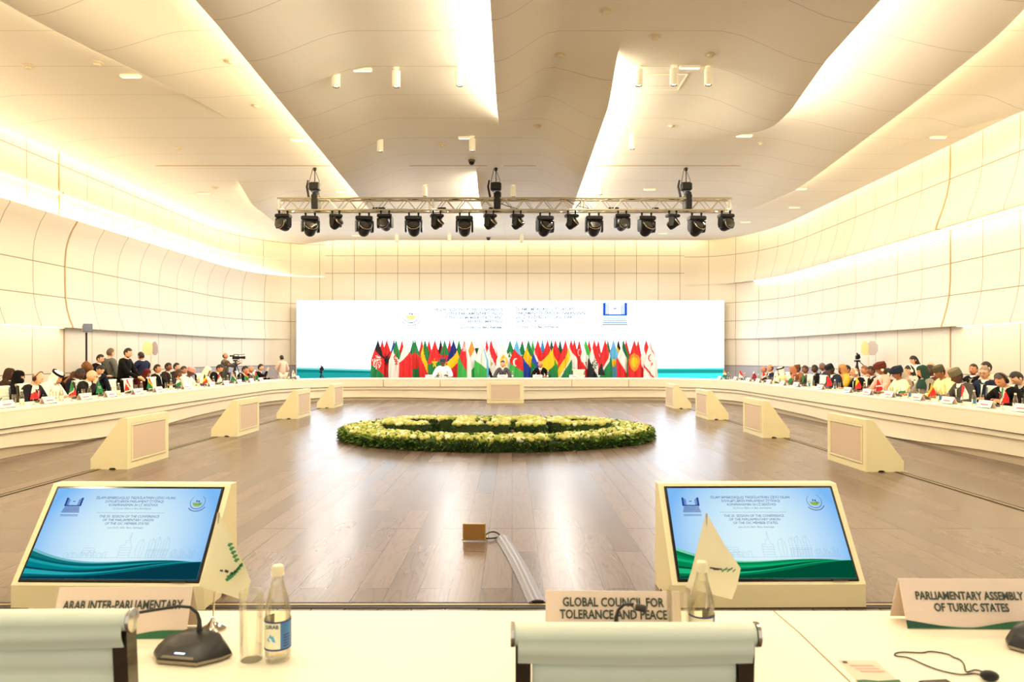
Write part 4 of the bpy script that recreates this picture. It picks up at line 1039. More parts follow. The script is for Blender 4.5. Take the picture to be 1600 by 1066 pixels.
# ---------------------------------------------------------------- office chair
leath = mat('chair_leather', S(222, 230, 208), .5, var=.03, vscale=14); chrome = mat('chrome_dark', S(96, 90, 78), .14, 1.0); alu = mat('chair_alu', S(205, 200, 190), .2, 1.0)
def office_chair(label, loc, rz, group=None):
    t = thing('office_chair', label, 'chair', loc, rz, group)
    hw = .198
    # sling profile of the back (y, z): bottom to top, with stitched ribs
    def backp(s): z = .47+.51*s; return -.175-.065*s-.012*math.sin(PI*s), z
    b = MB(); n = 60; fr = []; bk = []
    for k in range(n+1):
        s = k/n; y, z = backp(s); d = .006+.007*abs(math.sin(s*PI*9.0))**.5
        fr.append((y+d, z)); bk.append((y-d, z))
    poly = fr+bk[::-1]
    b.prism(poly, -hw, hw, 'X'); b.build('backrest', leath, t, smooth=50)
    b = MB(); y, z = backp(1.0); yr = y-.012; zr = .978
    b.M = Matrix.Translation((0, yr, zr)) @ Matrix.Rotation(PI/2, 4, 'Y')
    b.lathe([(.012, -.234), (.0215, -.232), (.0225, -.19), (.0225, .19), (.0215, .232), (.012, .234)], 18); b.build('head_roll', leath, t, smooth=40)
    b = MB(); b.grid(lambda u, v: (-.226+.452*u, yr-.0225+.012*v*v+.0015*math.sin(v*9), zr-.002-.05*v-.004*math.sin(u*PI)), 12, 6); b.build('hem', leath, t, smooth=60)
    for sx in (-1, 1):
        b = MB(); b.M = Matrix.Translation((sx*.237, yr, zr)) @ Matrix.Rotation(PI/2, 4, 'Y')
        b.lathe([(.014, -.004), (.024, -.003), (.024, .004), (.016, .006)], 16)
        b.build('end_cap', alu, t, smooth=30)
    b = MB()                                 # seat sling
    n = 40; tp = []; bt = []
    for k in range(n+1):
        s = k/n; y = -.20+.44*s; z = .455+.015*s-.03*max(0, s-.85)/.15*.5; d = .008+.008*abs(math.sin(s*PI*8))**.5
        tp.append((y, z+d)); bt.append((y, z-.008))
    b.prism(tp+bt[::-1], -hw, hw, 'X'); b.build('seat', leath, t, smooth=50)
    for sx in (-1, 1):                        # side frames
        b = MB(); x = sx*(hw+.018); pts = [(x, .23, .455), (x, .05, .44), (x, -.10, .435), (x, -.165, .46), (x, -.195, .54), (x, -.225, .75), (x, -.242, .965)]
        pr = []
        for i, p in enumerate(pts):
            p = Vector(p); q = Vector(pts[min(i+1, len(pts)-1)])-Vector(pts[max(i-1, 0)]); nrm = Vector((0, -q.z, q.y)).normalized()
            w_ = .020
            pr.append([b.vert(p+nrm*w_+Vector((dx, 0, 0))) for dx in (-.015, .015)]+[b.vert(p-nrm*w_+Vector((dx, 0, 0))) for dx in (.015, -.015)])
        b.rings(pr); b.build('side_frame', chrome, t, smooth=30)
    b = MB(); b.tube([(-hw, -.05, .42), (hw, -.05, .42)], .014, 8); b.tube([(-hw, .12, .43), (hw, .12, .43)], .014, 8); b.bbox((0, .03, .41), (.16, .2, .04), .01); b.build('under_frame', alu, t, smooth=40)
    b = MB(); b.lathe([(.035, .09), (.035, .12), (.028, .13), (.028, .26), (.018, .27), (.018, .40)], 12, (0, .03, 0)); b.build('column', alu, t, smooth=40)
    b = MB()
    for k in range(5):
        a = 2*PI*k/5+.3; b.tube([(0, .03, .10), (.17*math.cos(a), .03+.17*math.sin(a), .085), (.29*math.cos(a), .03+.29*math.sin(a), .06)], [.024, .018, .012], 6)
    b.build('star_base', alu, t, smooth=40)
    for k in range(5):
        a = 2*PI*k/5+.3; b = MB(); b.M = Matrix.Translation((.29*math.cos(a), .03+.29*math.sin(a), .027)) @ Matrix.Rotation(a, 4, 'Z') @ Matrix.Rotation(PI/2, 4, 'X'); b.lathe([(.026, -.02), (.027, -.01), (.027, .01), (.026, .02)], 10); b.build('castor', blk2, t, smooth=40)
    return t
chair0 = office_chair('white leather office chair seen from behind at the middle of the foreground table', ((991-CX)/F*1.43, 1.68, 0), 0, 'foreground chairs')
dup(chair0, ((22-CX)/F*1.50, 1.745, .003), math.radians(1), 'white leather office chair seen from behind at the left edge of the foreground table')

# ---------------------------------------------------------------- desk things
TZ = .74
def T(px, py): y = (CH-TZ)*F/(py-HZ); return Vector(((px-CX)/F*y, y, TZ))
clear = glassmat('bottle_glass', (.985, .975, .94, 1), .3); water = glassmat('bottle_water', (.99, .98, .93, 1), .1)
lab_c = mat('label_cream', S(240, 236, 205), .5); lab_b = mat('label_blue', S(60, 120, 175), .5); lab_n = mat('label_navy', S(50, 62, 120), .5); capm = mat('cap_cream', S(236, 224, 186), .35, .2); ink = mat('ink_dark', S(52, 62, 44), .6)
def bottle(label, loc, rz=0.0, group=None):
    t = thing('water_bottle', label, 'bottle', loc, rz, group)
    b = MB(); b.lathe([(.0001, .008), (.024, .006), (.027, 0), (.031, .003), (.033, .010), (.033, .118), (.0325, .130), (.0295, .150), (.0235, .172), (.0175, .192), (.0142, .208), (.0138, .220), (.0122, .220), (.0125, .208), (.0158, .192), (.0218, .172), (.0278, .150), (.0305, .130), (.031, .118), (.031, .014), (.024, .009), (.0001, .010)], 28, caps=False); b.build('glass_body', clear, t, smooth=50)
    b = MB(); b.lathe([(.0001, .011), (.0305, .0145), (.0305, .118), (.030, .130), (.0273, .150), (.0213, .172), (.0165, .187), (.0001, .187)], 24, caps=False); b.build('water', water, t, smooth=50)
    b = MB(); b.lathe([(.0145, .216), (.0155, .217), (.0155, .226), (.0147, .232), (.0147, .238), (.0125, .242), (.0001, .2425)], 20, caps=False); b.build('cap', capm, t, smooth=40)
    def arc(a0, a1, z0, z1, r, m, nm, n=16):
        b = MB(); b.grid(lambda u, v: (r*math.sin(a0+(a1-a0)*u), -r*math.cos(a0+(a1-a0)*u), z0+(z1-z0)*v), n, 1); return b.build(nm, m, lb if nm != 'label_paper' else t, smooth=60)
    lb = None
    lb = arc(-2.6, 2.6, .036, .106, .0334, lab_c, 'label_paper', 40)
    arc(.50, 1.9, .036, .106, .0337, lab_b, 'label_side'); arc(-2.6, 2.6, .034, .0385, .0338, lab_n, 'label_border', 40); arc(-2.6, 2.6, .1035, .108, .0338, lab_n, 'label_border', 40)
    for k in range(5): arc(.72, 1.25, .043+.007*k, .0465+.007*k, .034, lab_n, 'label_print', 6)
    b = MB(); r = .0337; pts = [(-.5, .060), (-.42, .066), (-.3, .070), (-.2, .077), (-.1, .071), (0, .073), (.12, .064), (.2, .056), (0, .058), (-.3, .057)]
    b.face([b.vert((r*math.sin(a-.05), -r*math.cos(a-.05), z)) for a, z in pts]); b.build('label_mountain', mat('label_sky', S(90, 175, 215), .5), lb)
    text('label_word', 'SIRAB', .0135, ink, lb, (-.0035, -.0341, .0945), (PI/2, 0, 0), bold=.0002, xs=.95)
    return t
def glass(label, loc, group=None):
    t = thing('drinking_glass', label, 'glass', loc, 0, group)
    b = MB(); b.lathe([(.0001, 0), (.026, 0), (.0285, .003), (.0305, .174), (.0300, .176), (.0292, .174), (.0272, .020), (.024, .015), (.0001, .014)], 28, caps=False)
    b.build('glass_body', clear, t, smooth=50); return t
bot0 = bottle('clear glass water bottle with blue and cream label right of the tall empty glass', T(434, 1031), 0, 'foreground bottles')
dup(bot0, T(1101, 1030)+Vector((0, .03, 0)), .25, 'clear glass water bottle half hidden behind the middle chair, in front of a white flag')
gl0 = glass('tall empty glass beside the water bottle on the left', T(393, 1031), 'foreground glasses')
dup(gl0, T(1060, 1027)+Vector((0, .0, 0)), None, 'empty glass half hidden behind the middle chair')
body_m = mat('mic_black', S(30, 27, 24), .4, var=.1); base_m = mat('mic_silver', S(150, 140, 120), .3, .7); ledm = emat('mic_led', S(190, 215, 255), 3.0); btnm = mat('mic_button', S(120, 108, 88), .35)
def mic(label, loc, rz, neck, group=None):
    t = thing('conference_microphone', label, 'microphone', loc, rz, group)
    out = [(-.055, -.062), (.055, -.062), (.095, -.02), (.108, .012), (.075, .05), (.03, .066), (-.03, .066), (-.075, .05), (-.108, .012), (-.095, -.02)]
    b = MB(); b.rings([[b.vert((x*s, y*s, z)) for x, y in out] for s, z in ((.93, 0), (1, .006), (1, .012))]); b.build('base_plate', base_m, t, smooth=30)
    b = MB(); b.rings([[b.vert((x*s, (y*s+dy), z+(.012*(y+.06)/.12 if z > .02 else 0))) for x, y in out] for s, z, dy in ((.99, .012, 0), (.97, .018, 0), (.72, .036, .008), (.45, .045, .016))]); b.build('body', body_m, t, smooth=35)
    b = MB(); b.face([b.vert(p) for p in ((-.045, -.0615, .0185), (.045, -.0615, .0185), (.04, -.045, .0275), (-.04, -.045, .0275))]); b.build('button', btnm, t, rot=(0, 0, 0))
    b = MB(); b.face([b.vert(p) for p in ((-.014, -.051, .0265), (.014, -.051, .0265), (.014, -.046, .0285), (-.014, -.046, .0285))]); b.build('indicator', ledm, t)
    dx, dy = neck; p0 = Vector((.0, .035, .05)); L = math.hypot(dx, dy); d = Vector((dx/L, dy/L, 0))
    pts = [p0, p0+Vector((0, .0, .03)), p0+Vector((0, 0, .05))+d*.005, p0+Vector((0, 0, .068))+d*.022, p0+Vector((0, 0, .074))+d*.05, p0+Vector((0, 0, .072))+d*(L*.6), p0+Vector((0, 0, .068))+d*L]
    b = MB(); b.tube(pts, [.008, .0055, .0042, .004, .004, .004, .004], 8); b.build('gooseneck', body_m, t, smooth=60)
    e = pts[-1]; b = MB(); b.M = Matrix.Translation(e) @ d.to_track_quat('Z', 'Y').to_matrix().to_4x4(); b.lathe([(.004, -.006), (.0085, 0), (.0095, .008), (.0095, .026), (.007, .032)], 14); h = b.build('microphone_head', body_m, t, smooth=40)
    b = MB(); b.M = Matrix.Translation(e) @ d.to_track_quat('Z', 'Y').to_matrix().to_4x4(); b.lathe([(.0098, -.001), (.0102, .002), (.0098, .005)], 14, caps=False); b.build('ring', base_m, h, smooth=40)
    return t
mic0 = mic('black table microphone unit with lit button, left of the tall empty glass', T(299, 1026), -.18, (-.13, -.075), 'foreground microphones')
mic('black table microphone unit behind the middle chair', Vector(((966-CX)/F*1.93, 1.93, TZ)), 0, (.045, -.03), 'foreground microphones')
mic('black table microphone unit at the right edge of the foreground table', T(1632, 1012), .25, (.05, -.12), 'foreground microphones')

paper = mat('card_paper', S(226, 205, 186), .7, var=.02); wave1 = mat('card_green', S(40, 105, 62), .6); wave2 = mat('card_green_dark', S(22, 72, 48), .6); wave3 = mat('card_green_light', S(96, 150, 110), .6)
def plate(label, loc, rz, w, lines, size, xs, group=None, h=.128, dp=.05, tx=0.0):
    t = thing('name_plate', label, 'name plate', loc, rz, group)
    b = MB(); th = .0012
    b.prism([(-dp, 0), (-dp-th, 0), (-th, h), (th, h), (dp+th, 0), (dp, 0), (0, h-.002)], -w/2, w/2, 'X'); b.build('card', paper, t)
    ang = math.atan2(h, dp); Ls = math.hypot(h, dp)
    fr = bpy.data.objects.new('front_print', None); COL.objects.link(fr); fr.parent = t
    fr.location = (0, -dp-th, 0); fr.rotation_euler = (ang, 0, 0)     # local x right, y up the card, z out
    o = .0022
    for k, (s, y) in enumerate(lines): text('lettering', s, size, ink, fr, (tx, y, o), xs=xs, bold=.0009)
    for k, (m, f) in enumerate(((wave3, lambda s: .020-.017*s+.02*math.sin(s*PI*1.0)*(-.55)+.030*s*s*.5), (wave2, lambda s: .024-.026*math.sin(min(1, s*1.6)*PI*.5)+.014*sstep(.5, 1, s)), (wave1, lambda s: .003+.019*sstep(.42, .85, s)))):
        b = MB(); prev = None
        for i in range(31):
            s = i/30; x = -w/2+w*s
            c = (b.vert((x, .0005, o*.5+.0003*k)), b.vert((x, max(.001, f(s)), o*.5+.0003*k)))
            if prev: b.face((prev[0], c[0], c[1], prev[1]))
            prev = c
        b.build('green_wave', m, fr)
    return t
yb = 2.10
plate('white name plate reading PARLIAMENTARY ASSEMBLY OF TURKIC STATES', ((1516-CX)/F*2.12, 2.145, TZ), math.radians(-1), .385, (('PARLIAMENTARY ASSEMBLY', .089), ('OF TURKIC STATES', .057)), .0315, .78, 'foreground name plates')
plate('white name plate reading GLOBAL COUNCIL FOR TOLERANCE AND PEACE', ((959-CX)/F*2.07, 2.10, TZ), math.radians(-1.5), .380, (('GLOBAL COUNCIL FOR', .086), ('TOLERANCE AND PEACE', .053)), .034, .785, 'foreground name plates', h=.107)
plate('white name plate reading ARAB INTER-PARLIAMENTARY UNION behind the left chair', ((189-CX)/F*2.04, 2.07, TZ), math.radians(1.5), .37, (('ARAB INTER-PARLIAMENTARY', .088), ('UNION', .055)), .0335, .72, 'foreground name plates')

# white table flags
chr_ = mat('stand_chrome', S(215, 205, 190), .12, 1.0); whitefl = ([('c', 9)], 0, [])
def tpx(px, py, y, base): v = P(px, py, y)-Vector(base); return v
def desk_flag(label, base, top, Lp, Rp, Y, amp):
    t = thing('table_flag', label, 'flag', base, 0, 'foreground table flags')
    b = MB(); b.lathe([(.037, 0), (.037, .003), (.030, .007), (.016, .016), (.009, .024), (.006, .03), (.004, .034)], 24); b.build('base', chr_, t, smooth=40)
    b = MB(); b.tube([(0, 0, .03), tpx(top[0], top[1], Y, base)], .0027, 8); b.build('pole', chr_, t, smooth=60)
    def ln(pts):
        q = [tpx(px, py, Y, base) for px, py in pts]
        def f(v):
            s = v*(len(q)-1); i = min(int(s), len(q)-2); return q[i].lerp(q[i+1], s-i)
        return f
    c = cloth(t, ln(Lp), ln(Rp), (amp, .9, .4), whitefl, 20, 24, bow=.012)
    return t, c
b1 = T(333, 983); Yf = b1.y
t, c = desk_flag('white table flag with green laurel emblem on chrome stand, beside the tall glass', b1, (342, 801), [(340, 801), (330, 850), (322, 885), (312, 915)], [(342, 801), (366, 850), (386, 890), (392, 907), (386, 938)], Yf, .006)
lau = mat('laurel_green', S(60, 140, 90), .7); blkp = mat('emblem_black', S(50, 46, 50), .7)
def blob(parent, base, Y, quads, m, nm):
    b = MB()
    for cx, cy, w_, h_, rot in quads:
        p = [(-w_/2, -h_/2), (w_/2, -h_/2), (w_/2, h_/2), (-w_/2, h_/2)]
        cr, sr = math.cos(rot), math.sin(rot)
        b.face([b.vert(tpx(cx+x*cr-y*sr, cy+x*sr+y*cr, Y-.02, base)) for x, y in p])
    b.build(nm, m, parent)
blob(t, b1, Yf, [(358.5+k*2.6, 852+k*6.0, 5, 5, .9+s) for k in range(5) for s in (-.3,)]+[(361.5+k*2.6, 850+k*6.0, 4, 3, .2) for k in range(5)], lau, 'laurel')
blob(t, b1, Yf, [(355+k*3.6, 906-k*2.2-(k*k)*.25, 5, 5, -.5) for k in range(7)]+[(356+k*3.6, 901-k*2.0-(k*k)*.2, 3, 4, .6) for k in range(7)], lau, 'laurel')
blob(t, b1, Yf, [(346, 892, 5, 3, .1), (354, 893, 6, 4, .4), (362, 896, 4, 3, .2), (367, 894, 3, 4, .3)], blkp, 'emblem')
b2 = T(1103, 978); Yf = b2.y
t, c = desk_flag('plain white table flag with black and green mark, behind the half hidden bottle', b2, (1104, 802), [(1103, 802), (1090, 850), (1080, 890), (1071, 917)], [(1104, 802), (1130, 848), (1157, 888), (1152, 912), (1143, 936)], Yf, .005)
blob(t, b2, Yf, [(1113, 888, 8, 2.5, .12), (1119, 889.5, 9, 3.2, .05), (1125, 889.5, 6, 2, -.05)], blkp, 'emblem')
blob(t, b2, Yf, [(1130+k*4.2, 892-(k % 2)*3, 6, 1.8, -.7) for k in range(5)]+[(1128+k*4.5, 891-k*.5, 5, 1.2, .1) for k in range(4)], lau, 'laurel')

# leaflet, earpiece, dark phone edge
lo_ = T(1352, 1052)
t = thing('leaflet', 'printed pinkish leaflet with green foot lying on the foreground table', 'leaflet', lo_, 0)
def flat(pts, z): return [tuple(T(px, py)-lo_+Vector((0, 0, z))) for px, py in pts]
pk = mat('leaflet_paper', S(238, 206, 180), .6, var=.02); pk2 = mat('leaflet_print', S(214, 170, 150), .6)
b = MB(); q = flat([(1309, 1032), (1368, 1033), (1412, 1072), (1345, 1072)], .0008); b.rings([[b.vert((x, y, 0)) for x, y, z in q], [b.vert(p) for p in q]]); b.build('sheet', pk, t)
b = MB()
for k in range(3): b.face([b.vert(p) for p in flat([(1327+k*8, 1040+k*4.5), (1364+k*8, 1040+k*4.5), (1367+k*8, 1042+k*4.5), (1330+k*8, 1042+k*4.5)], .0016)])
b.build('print', pk2, t)
b = MB(); b.face([b.vert(p) for p in flat([(1315, 1034), (1322, 1034), (1326, 1037.5), (1318, 1037.5)], .0016)]); b.build('emblem', ink, t)
b = MB(); b.face([b.vert(p) for p in flat([(1337, 1064), (1350, 1063), (1372, 1065), (1405, 1063), (1412, 1072), (1345, 1072)], .0016)]); b.build('green_foot', wave1, t)
eb = T(1546, 1064)
t = thing('earpiece', 'black earpiece with thin looping cable on the foreground table', 'earpiece', eb, 0)
b = MB(); b.sphere((0, 0, .012), (.022, .017, .012), 14, 8); b.build('ear_pad', blk2, t, smooth=60)
pts = [(1546, 1062), (1525, 1055), (1500, 1056), (1470, 1050), (1445, 1041), (1420, 1030), (1400, 1027), (1399, 1023), (1412, 1021), (1440, 1022), (1455, 1020), (1480, 1024), (1490, 1029), (1500, 1033), (1506, 1040), (1510, 1052), (1524, 1049), (1538, 1053), (1546, 1060)]
W = [T(*p)-eb+Vector((0, 0, .003)) for p in pts]; sm = []
for i in range(len(W)-1):
    p0, p1, p2, p3 = W[max(0, i-1)], W[i], W[i+1], W[min(len(W)-1, i+2)]
    for k in range(5):
        u = k/5; sm.append(.5*((2*p1)+(p2-p0)*u+(2*p0-5*p1+4*p2-p3)*u*u+(3*p1-p0-3*p2+p3)*u**3))
b = MB(); b.tube(sm+[W[-1]], .0017, 6); b.build('cable', blk2, t, smooth=60)
pb = T(1463, 1072)
t = thing('mobile_phone', 'dark phone edge at the bottom of the foreground table', 'phone', pb, .1)
b = MB(); b.bbox((0, -.01, .0045), (.075, .05, .009), .003); b.build('body', blk2, t)
b = MB(); b.box((0, -.01, .0093), (.068, .043, .0008)); b.build('screen', scr_off, t)
# ---------------------------------------------------------------- people
SKIN = {'l': S(232, 176, 140), 't': S(205, 142, 104), 'b': S(146, 92, 62), 'd': S(92, 58, 42)}
def skinm(k): return mat('skin_'+{'l': 'light', 't': 'tan', 'b': 'brown', 'd': 'dark'}[k], SKIN[k], .55, var=.05)
eyem = mat('eye_dark', S(30, 22, 20), .3); lipm = mat('lip', S(160, 90, 78), .5); browm = mat('brow', S(78, 56, 44), .7)
def clothm(rgb): return mat('cloth_%d_%d_%d' % rgb, S(*rgb), .85, var=.06, vscale=25, spec=.15)
def skin_part(name, V, E, Rr, mats, parent, extra=None, lvl=1):
    me = bpy.data.meshes.new(name); me.from_pydata([tuple(v) for v in V], E, [])
    o = bpy.data.objects.new(name, me); COL.objects.link(o); o.parent = parent
    o.modifiers.new('s', 'SKIN').use_smooth_shade = True
    sd = me.skin_vertices[0].data
    for i, r in enumerate(Rr):
        rr = r if isinstance(r, tuple) else (r, r)
        sd[i].radius = rr; sd[i].use_root = (i == 0)
    m = o.modifiers.new('d', 'SUBSURF'); m.levels = lvl; m.render_levels = lvl
    _skins.append((o, extra, mats, name)); return o
def ik(s, h, l1, l2, pole):
    s, h = Vector(s), Vector(h); d = h-s; L = d.length
    if L > (l1+l2)*.985: h = s+d.normalized()*(l1+l2)*.985; d = h-s; L = d.length
    a = (l1*l1-l2*l2+L*L)/(2*L); hh = math.sqrt(max(0, l1*l1-a*a)); u = d.normalized()
    p = Vector(pole); p = (p-u*p.dot(u)); p = p.normalized() if p.length > 1e-5 else Vector((0, 0, -1))
    return s+u*a+p*hh, h
def headfn(p, d):
    x, y, z = p
    if z < 0:                                  # taper to the chin, jaw forward
        k = (-z/.118); x *= 1-.34*k*k; y *= 1-.20*k if y > 0 else 1-.42*k
    if y > 0:                                  # flatten the face, nose
        y *= .93
        y += .026*math.exp(-((d.x/.16)**2))*math.exp(-(((d.z+.12)/.16)**2))
        y -= .008*math.exp(-(((abs(d.x)-.36)/.14)**2))*math.exp(-(((d.z-.08)/.12)**2))
        y += .006*math.exp(-((d.x/.3)**2))*math.exp(-(((d.z+.48)/.12)**2))
    return Vector((x, y, z))
def headmat(d):
    if d.y > 0:
        if .28 < abs(d.x) < .48 and .0 < d.z < .09: return 1
        if .22 < abs(d.x) < .54 and .21 < d.z < .28: return 3
        if abs(d.x) < .26 and -.56 < d.z < -.44: return 2
    return 0
HR = (.078, .098, .118)
def person(label, X, Y, rz, pose='sit', lean=.12, nod=.15, turn=0.0, hands=None, sk='l', top=(30, 32, 44), legs=None, shirt=(240, 236, 225), tie=None, hair='short', hc=(28, 20, 16), wear=None, wc=(255, 255, 255),
           robe=False, phones=None, glasses=False, sc=1.0, z0=0.0, group=None, beard=None, lanyard=None, hx=None, hy=None):
    if hx is not None:          # stand so that the head is seen where the photo shows it
        k_ = lean+nod; ho = math.sin(lean)*.51+math.sin((lean+nod)*.75)*.11+math.sin(lean*.6+nod)*.085+.01
        hv = math.cos(lean)*.51+math.cos((lean+nod)*.75)*.11+math.cos(lean*.6+nod)*.085
        fx, fy = -math.sin(rz), math.cos(rz); q = (hx-CX)/F
        if pose == 'sit': sc *= .97
        Y = (X+ho*fx*sc)/q-ho*fy*sc if Y is None else Y
        zc = CH+(HZ-hy)/F*(Y+ho*fy*sc)
        if pose == 'sit': ph = max(.36, min(.72, zc/sc-hv))
        else: sc = max(.78, min(1.08, zc/(.95+hv))); ph = .95
        z0 = 0.0
    else: ph = .52 if pose == 'sit' else .95
    t = thing('person', label, 'person', (X, Y, z0), rz, group); t.scale = (sc,)*3
    up = Vector((0, math.sin(lean), math.cos(lean)))
    pel = Vector((0, 0, ph))
    waist = pel+up*.17; chest = pel+up*.37; nb = pel+up*.51
    nk = Matrix.Rotation(-(lean+nod)*.75, 3, 'X') @ Vector((0, 0, 1))
    nt = nb+nk*.06
    HM = Matrix.Translation(nt+nk*.035) @ Matrix.Rotation(turn, 4, 'Z') @ Matrix.Rotation(-(lean*.6+nod), 4, 'X') @ Matrix.Translation((0, .015, .085))
    sh = [nb-up*.055+Vector((s*.185, -.005, 0)) for s in (-1, 1)]
    if hands is None:
        hands = ((-.16, .42, .775), (.16, .42, .775)) if pose == 'sit' else ((-.22, .10, .86), (.22, .10, .86))
    V = [pel, waist, chest, nb, nt, nt+nk*.05]; E = [(0, 1), (1, 2), (2, 3), (3, 4), (4, 5)]; Rr = [.12, .11, .115, .07, .052, .05]
    JV = [pel-up*.04, waist, chest, nb+up*.022]; JE = [(0, 1), (1, 2), (2, 3)]; JR = [(.165, .15), .15, .155, .108] if not robe else [.21, .18, .17, .10]
    for k, s in enumerate((-1, 1)):
        H = Vector(hands[k])
        el, H = ik(sh[k], H, .29, .27, Vector((s*.75, -.25, -.8)))
        d = (H-el).normalized(); i = len(V)
        V += [sh[k], el, H, H+d*.065]; E += [(3, i), (i, i+1), (i+1, i+2), (i+2, i+3)]; Rr += [.06, .042, .026, .034]
        lat = d.cross(Vector((0, 0, 1))); lat = lat.normalized() if lat.length > .1 else Vector((1, 0, 0)); nrm = lat.cross(d).normalized()
        if nrm.z > 0: nrm = -nrm
        pi = i+3
        for f in range(4):
            ln = (.062, .075, .07, .055)[f]; b0 = V[pi]+d*.018+lat*(f-1.5)*.019; j = len(V)
            V += [b0+d*ln*.5, b0+d*ln*.9+nrm*ln*.35]; E += [(pi, j), (j, j+1)]; Rr += [.0095, .0075]
        j = len(V); b0 = V[i+2]+d*.03-lat*s*.03
        V += [b0+d*.01-lat*s*.012+nrm*.01, b0+d*.045-lat*s*.018+nrm*.018]; E += [(i+2, j), (j, j+1)]; Rr += [.011, .009]
        i = len(JV); w_ = el.lerp(H, .93); JV += [sh[k], sh[k].lerp(el, .5), el, w_]; JE += [(3, i), (i, i+1), (i+1, i+2), (i+2, i+3)]; JR += [.085, .072, .06, .045] if not robe else [.095, .085, .08, .075]
    LV = [pel]; LE = []; LR = [.15]
    for s in (-1, 1):
        hip = pel+Vector((s*.09, .02, -.03))
        if pose == 'sit': kn = Vector((s*.11, .43, min(.52, ph-.02))); an = Vector((s*.11, .40, .09)); to = Vector((s*.12, .55, .035))
        else: kn = Vector((s*.10, .02, .50)); an = Vector((s*.11, -.02, .09)); to = Vector((s*.12, .14, .035))
        i = len(V); V += [hip, kn, an, to]; E += [(0, i), (i, i+1), (i+1, i+2), (i+2, i+3)]; Rr += [.085, .055, .04, .035]
        i = len(LV); LV += [hip, kn, an]; LE += [(0, i), (i, i+1), (i+1, i+2)]; LR += [.10, .075, .06]
    hd = MB(); hd.M = HM
    hd.sphere((0, 0, 0), HR, 36, 34, headmat, fn=headfn)
    for s in (-1, 1): hd.sphere((s*.078, -.008, -.005), (.012, .022, .032), 8, 6, 0)
    sm_ = skinm(sk)
    skin_part('body', V, E, Rr, [sm_, eyem, lipm, browm], t, hd)
    tm = clothm(top)
    skin_part('robe' if robe else 'jacket', JV, JE, JR, [tm], t)
    skin_part('trousers', LV, LE, LR, [clothm(legs or tuple(int(c*.8) for c in top))], t)
    fwd = Vector((0, math.cos(lean), -math.sin(lean)))
    if shirt and not robe:
        b = MB()                                 # shirt front and collar
        def cp(x, s): return nb+up*(-.005-s)+fwd*(.118+.058*min(1, s/.16)-abs(x)*.35)+Vector((x, 0, 0))
        b.face([b.vert(cp(-.055, 0)), b.vert(cp(-.02, .02)), b.vert(cp(0, .26)), b.vert(cp(0, .02))]); b.face([b.vert(cp(.055, 0)), b.vert(cp(0, .02)), b.vert(cp(0, .26)), b.vert(cp(.02, .02))])
        b.M = Matrix.Translation(nb+up*.005) @ Matrix.Rotation(-lean, 4, 'X'); b.lathe([(.092, -.01), (.076, .04), (.070, .052)], 14, caps=False)
        b.build('shirt', clothm(shirt), t, smooth=60)
        if tie:
            b = MB(); pts = [(-.012, .005), (.012, .005), (.016, .04), (.022, .23), (0, .26), (-.022, .23), (-.016, .04)]
            b.face([b.vert(cp(x*.9, s)+fwd*.008) for x, s in pts]); b.build('tie', clothm(tie), t)
    if lanyard:
        b = MB(); 
        for s in (-1, 1): b.tube([nb+Vector((s*.07, -.03, .0)), nb+fwd*.12+Vector((s*.055, 0, 0))-up*.08, nb+fwd*.165-up*.27], .008, 5)
        b.build('lanyard', clothm(lanyard), t, smooth=60)
    hm_ = mat('hair_%d_%d_%d' % hc, S(*hc), .6, var=.2, vscale=40)
    def cap(sf, keep, name, m, fn=None, sub=(26, 18)):
        b = MB(); b.M = HM; b.sphere((0, 0, 0), tuple(r*sf for r in HR), *sub, None, fn=fn or headfn, keep=keep); return b.build(name, m, t, smooth=60)
    if hair == 'short': 
        cap(1.09, lambda d: (d.z > .48 and d.y < .75) or (d.y < .22 and d.z > .05) or (d.y < -.15 and d.z > -.5), 'hair', hm_, fn=lambda p, d: headfn(p, d)+Vector((0, -.004, .006 if d.z > .3 else 0)))
    elif hair == 'fringe': cap(1.06, lambda d: d.y < .1 and -.45 < d.z < .42, 'hair', hm_)
    elif hair == 'long':
        cap(1.12, lambda d: (d.z > .42 and d.y < .8) or (d.y < .25 and d.z > -.95), 'hair', hm_)
        b = MB(); b.M = HM; b.rings([[b.vert((.09*math.cos(a)*s, -.035+.075*math.sin(a)*s, z)) for a in [PI*.85+k/9*PI*1.3 for k in range(10)]] for s, z in ((1.0, .02), (1.1, -.08), (1.15, -.17), (.9, -.25))], False, False, closed=False); b.build('hair_length', hm_, t, smooth=60)
    if beard: cap(1.035, lambda d: d.y > .0 and d.z < -.58, 'beard', mat('hair_%d_%d_%d' % beard, S(*beard), .7, var=.2, vscale=40))
    wm = clothm(wc)
    if wear == 'kufi':
        b = MB(); b.M = HM; b.lathe([(.098, .035), (.103, .05), (.098, .125), (.085, .138), (.001, .142)], 20, (0, -.008, 0), caps=False); b.build('cap', wm, t, smooth=40)
    elif wear == 'turban':
        b = MB(); b.M = HM
        for k in range(4):
            r = .10+.01*math.sin(k); b.tube([((r-.012*k*.3)*math.cos(a)*.95, -.01+(r)*1.08*math.sin(a)-0.0, .035+.028*k+.012*math.sin(a+k)) for a in [2*PI*i/16 for i in range(17)]], .026, 7)
        b.sphere((0, -.01, .12), (.085, .095, .05), 14, 8); b.build('turban', wm, t, smooth=60)
    elif wear in ('hijab', 'ghutra', 'niqab'):
        b = MB(); b.M = HM; op = {'hijab': .26, 'ghutra': .27, 'niqab': .17}[wear]
        prof = [(.001, .132), (.05, .128), (.082, .105), (.098, .06), (.106, 0), (.11, -.06), (.12, -.12), (.165, -.175), (.205, -.235), (.215, -.29)]
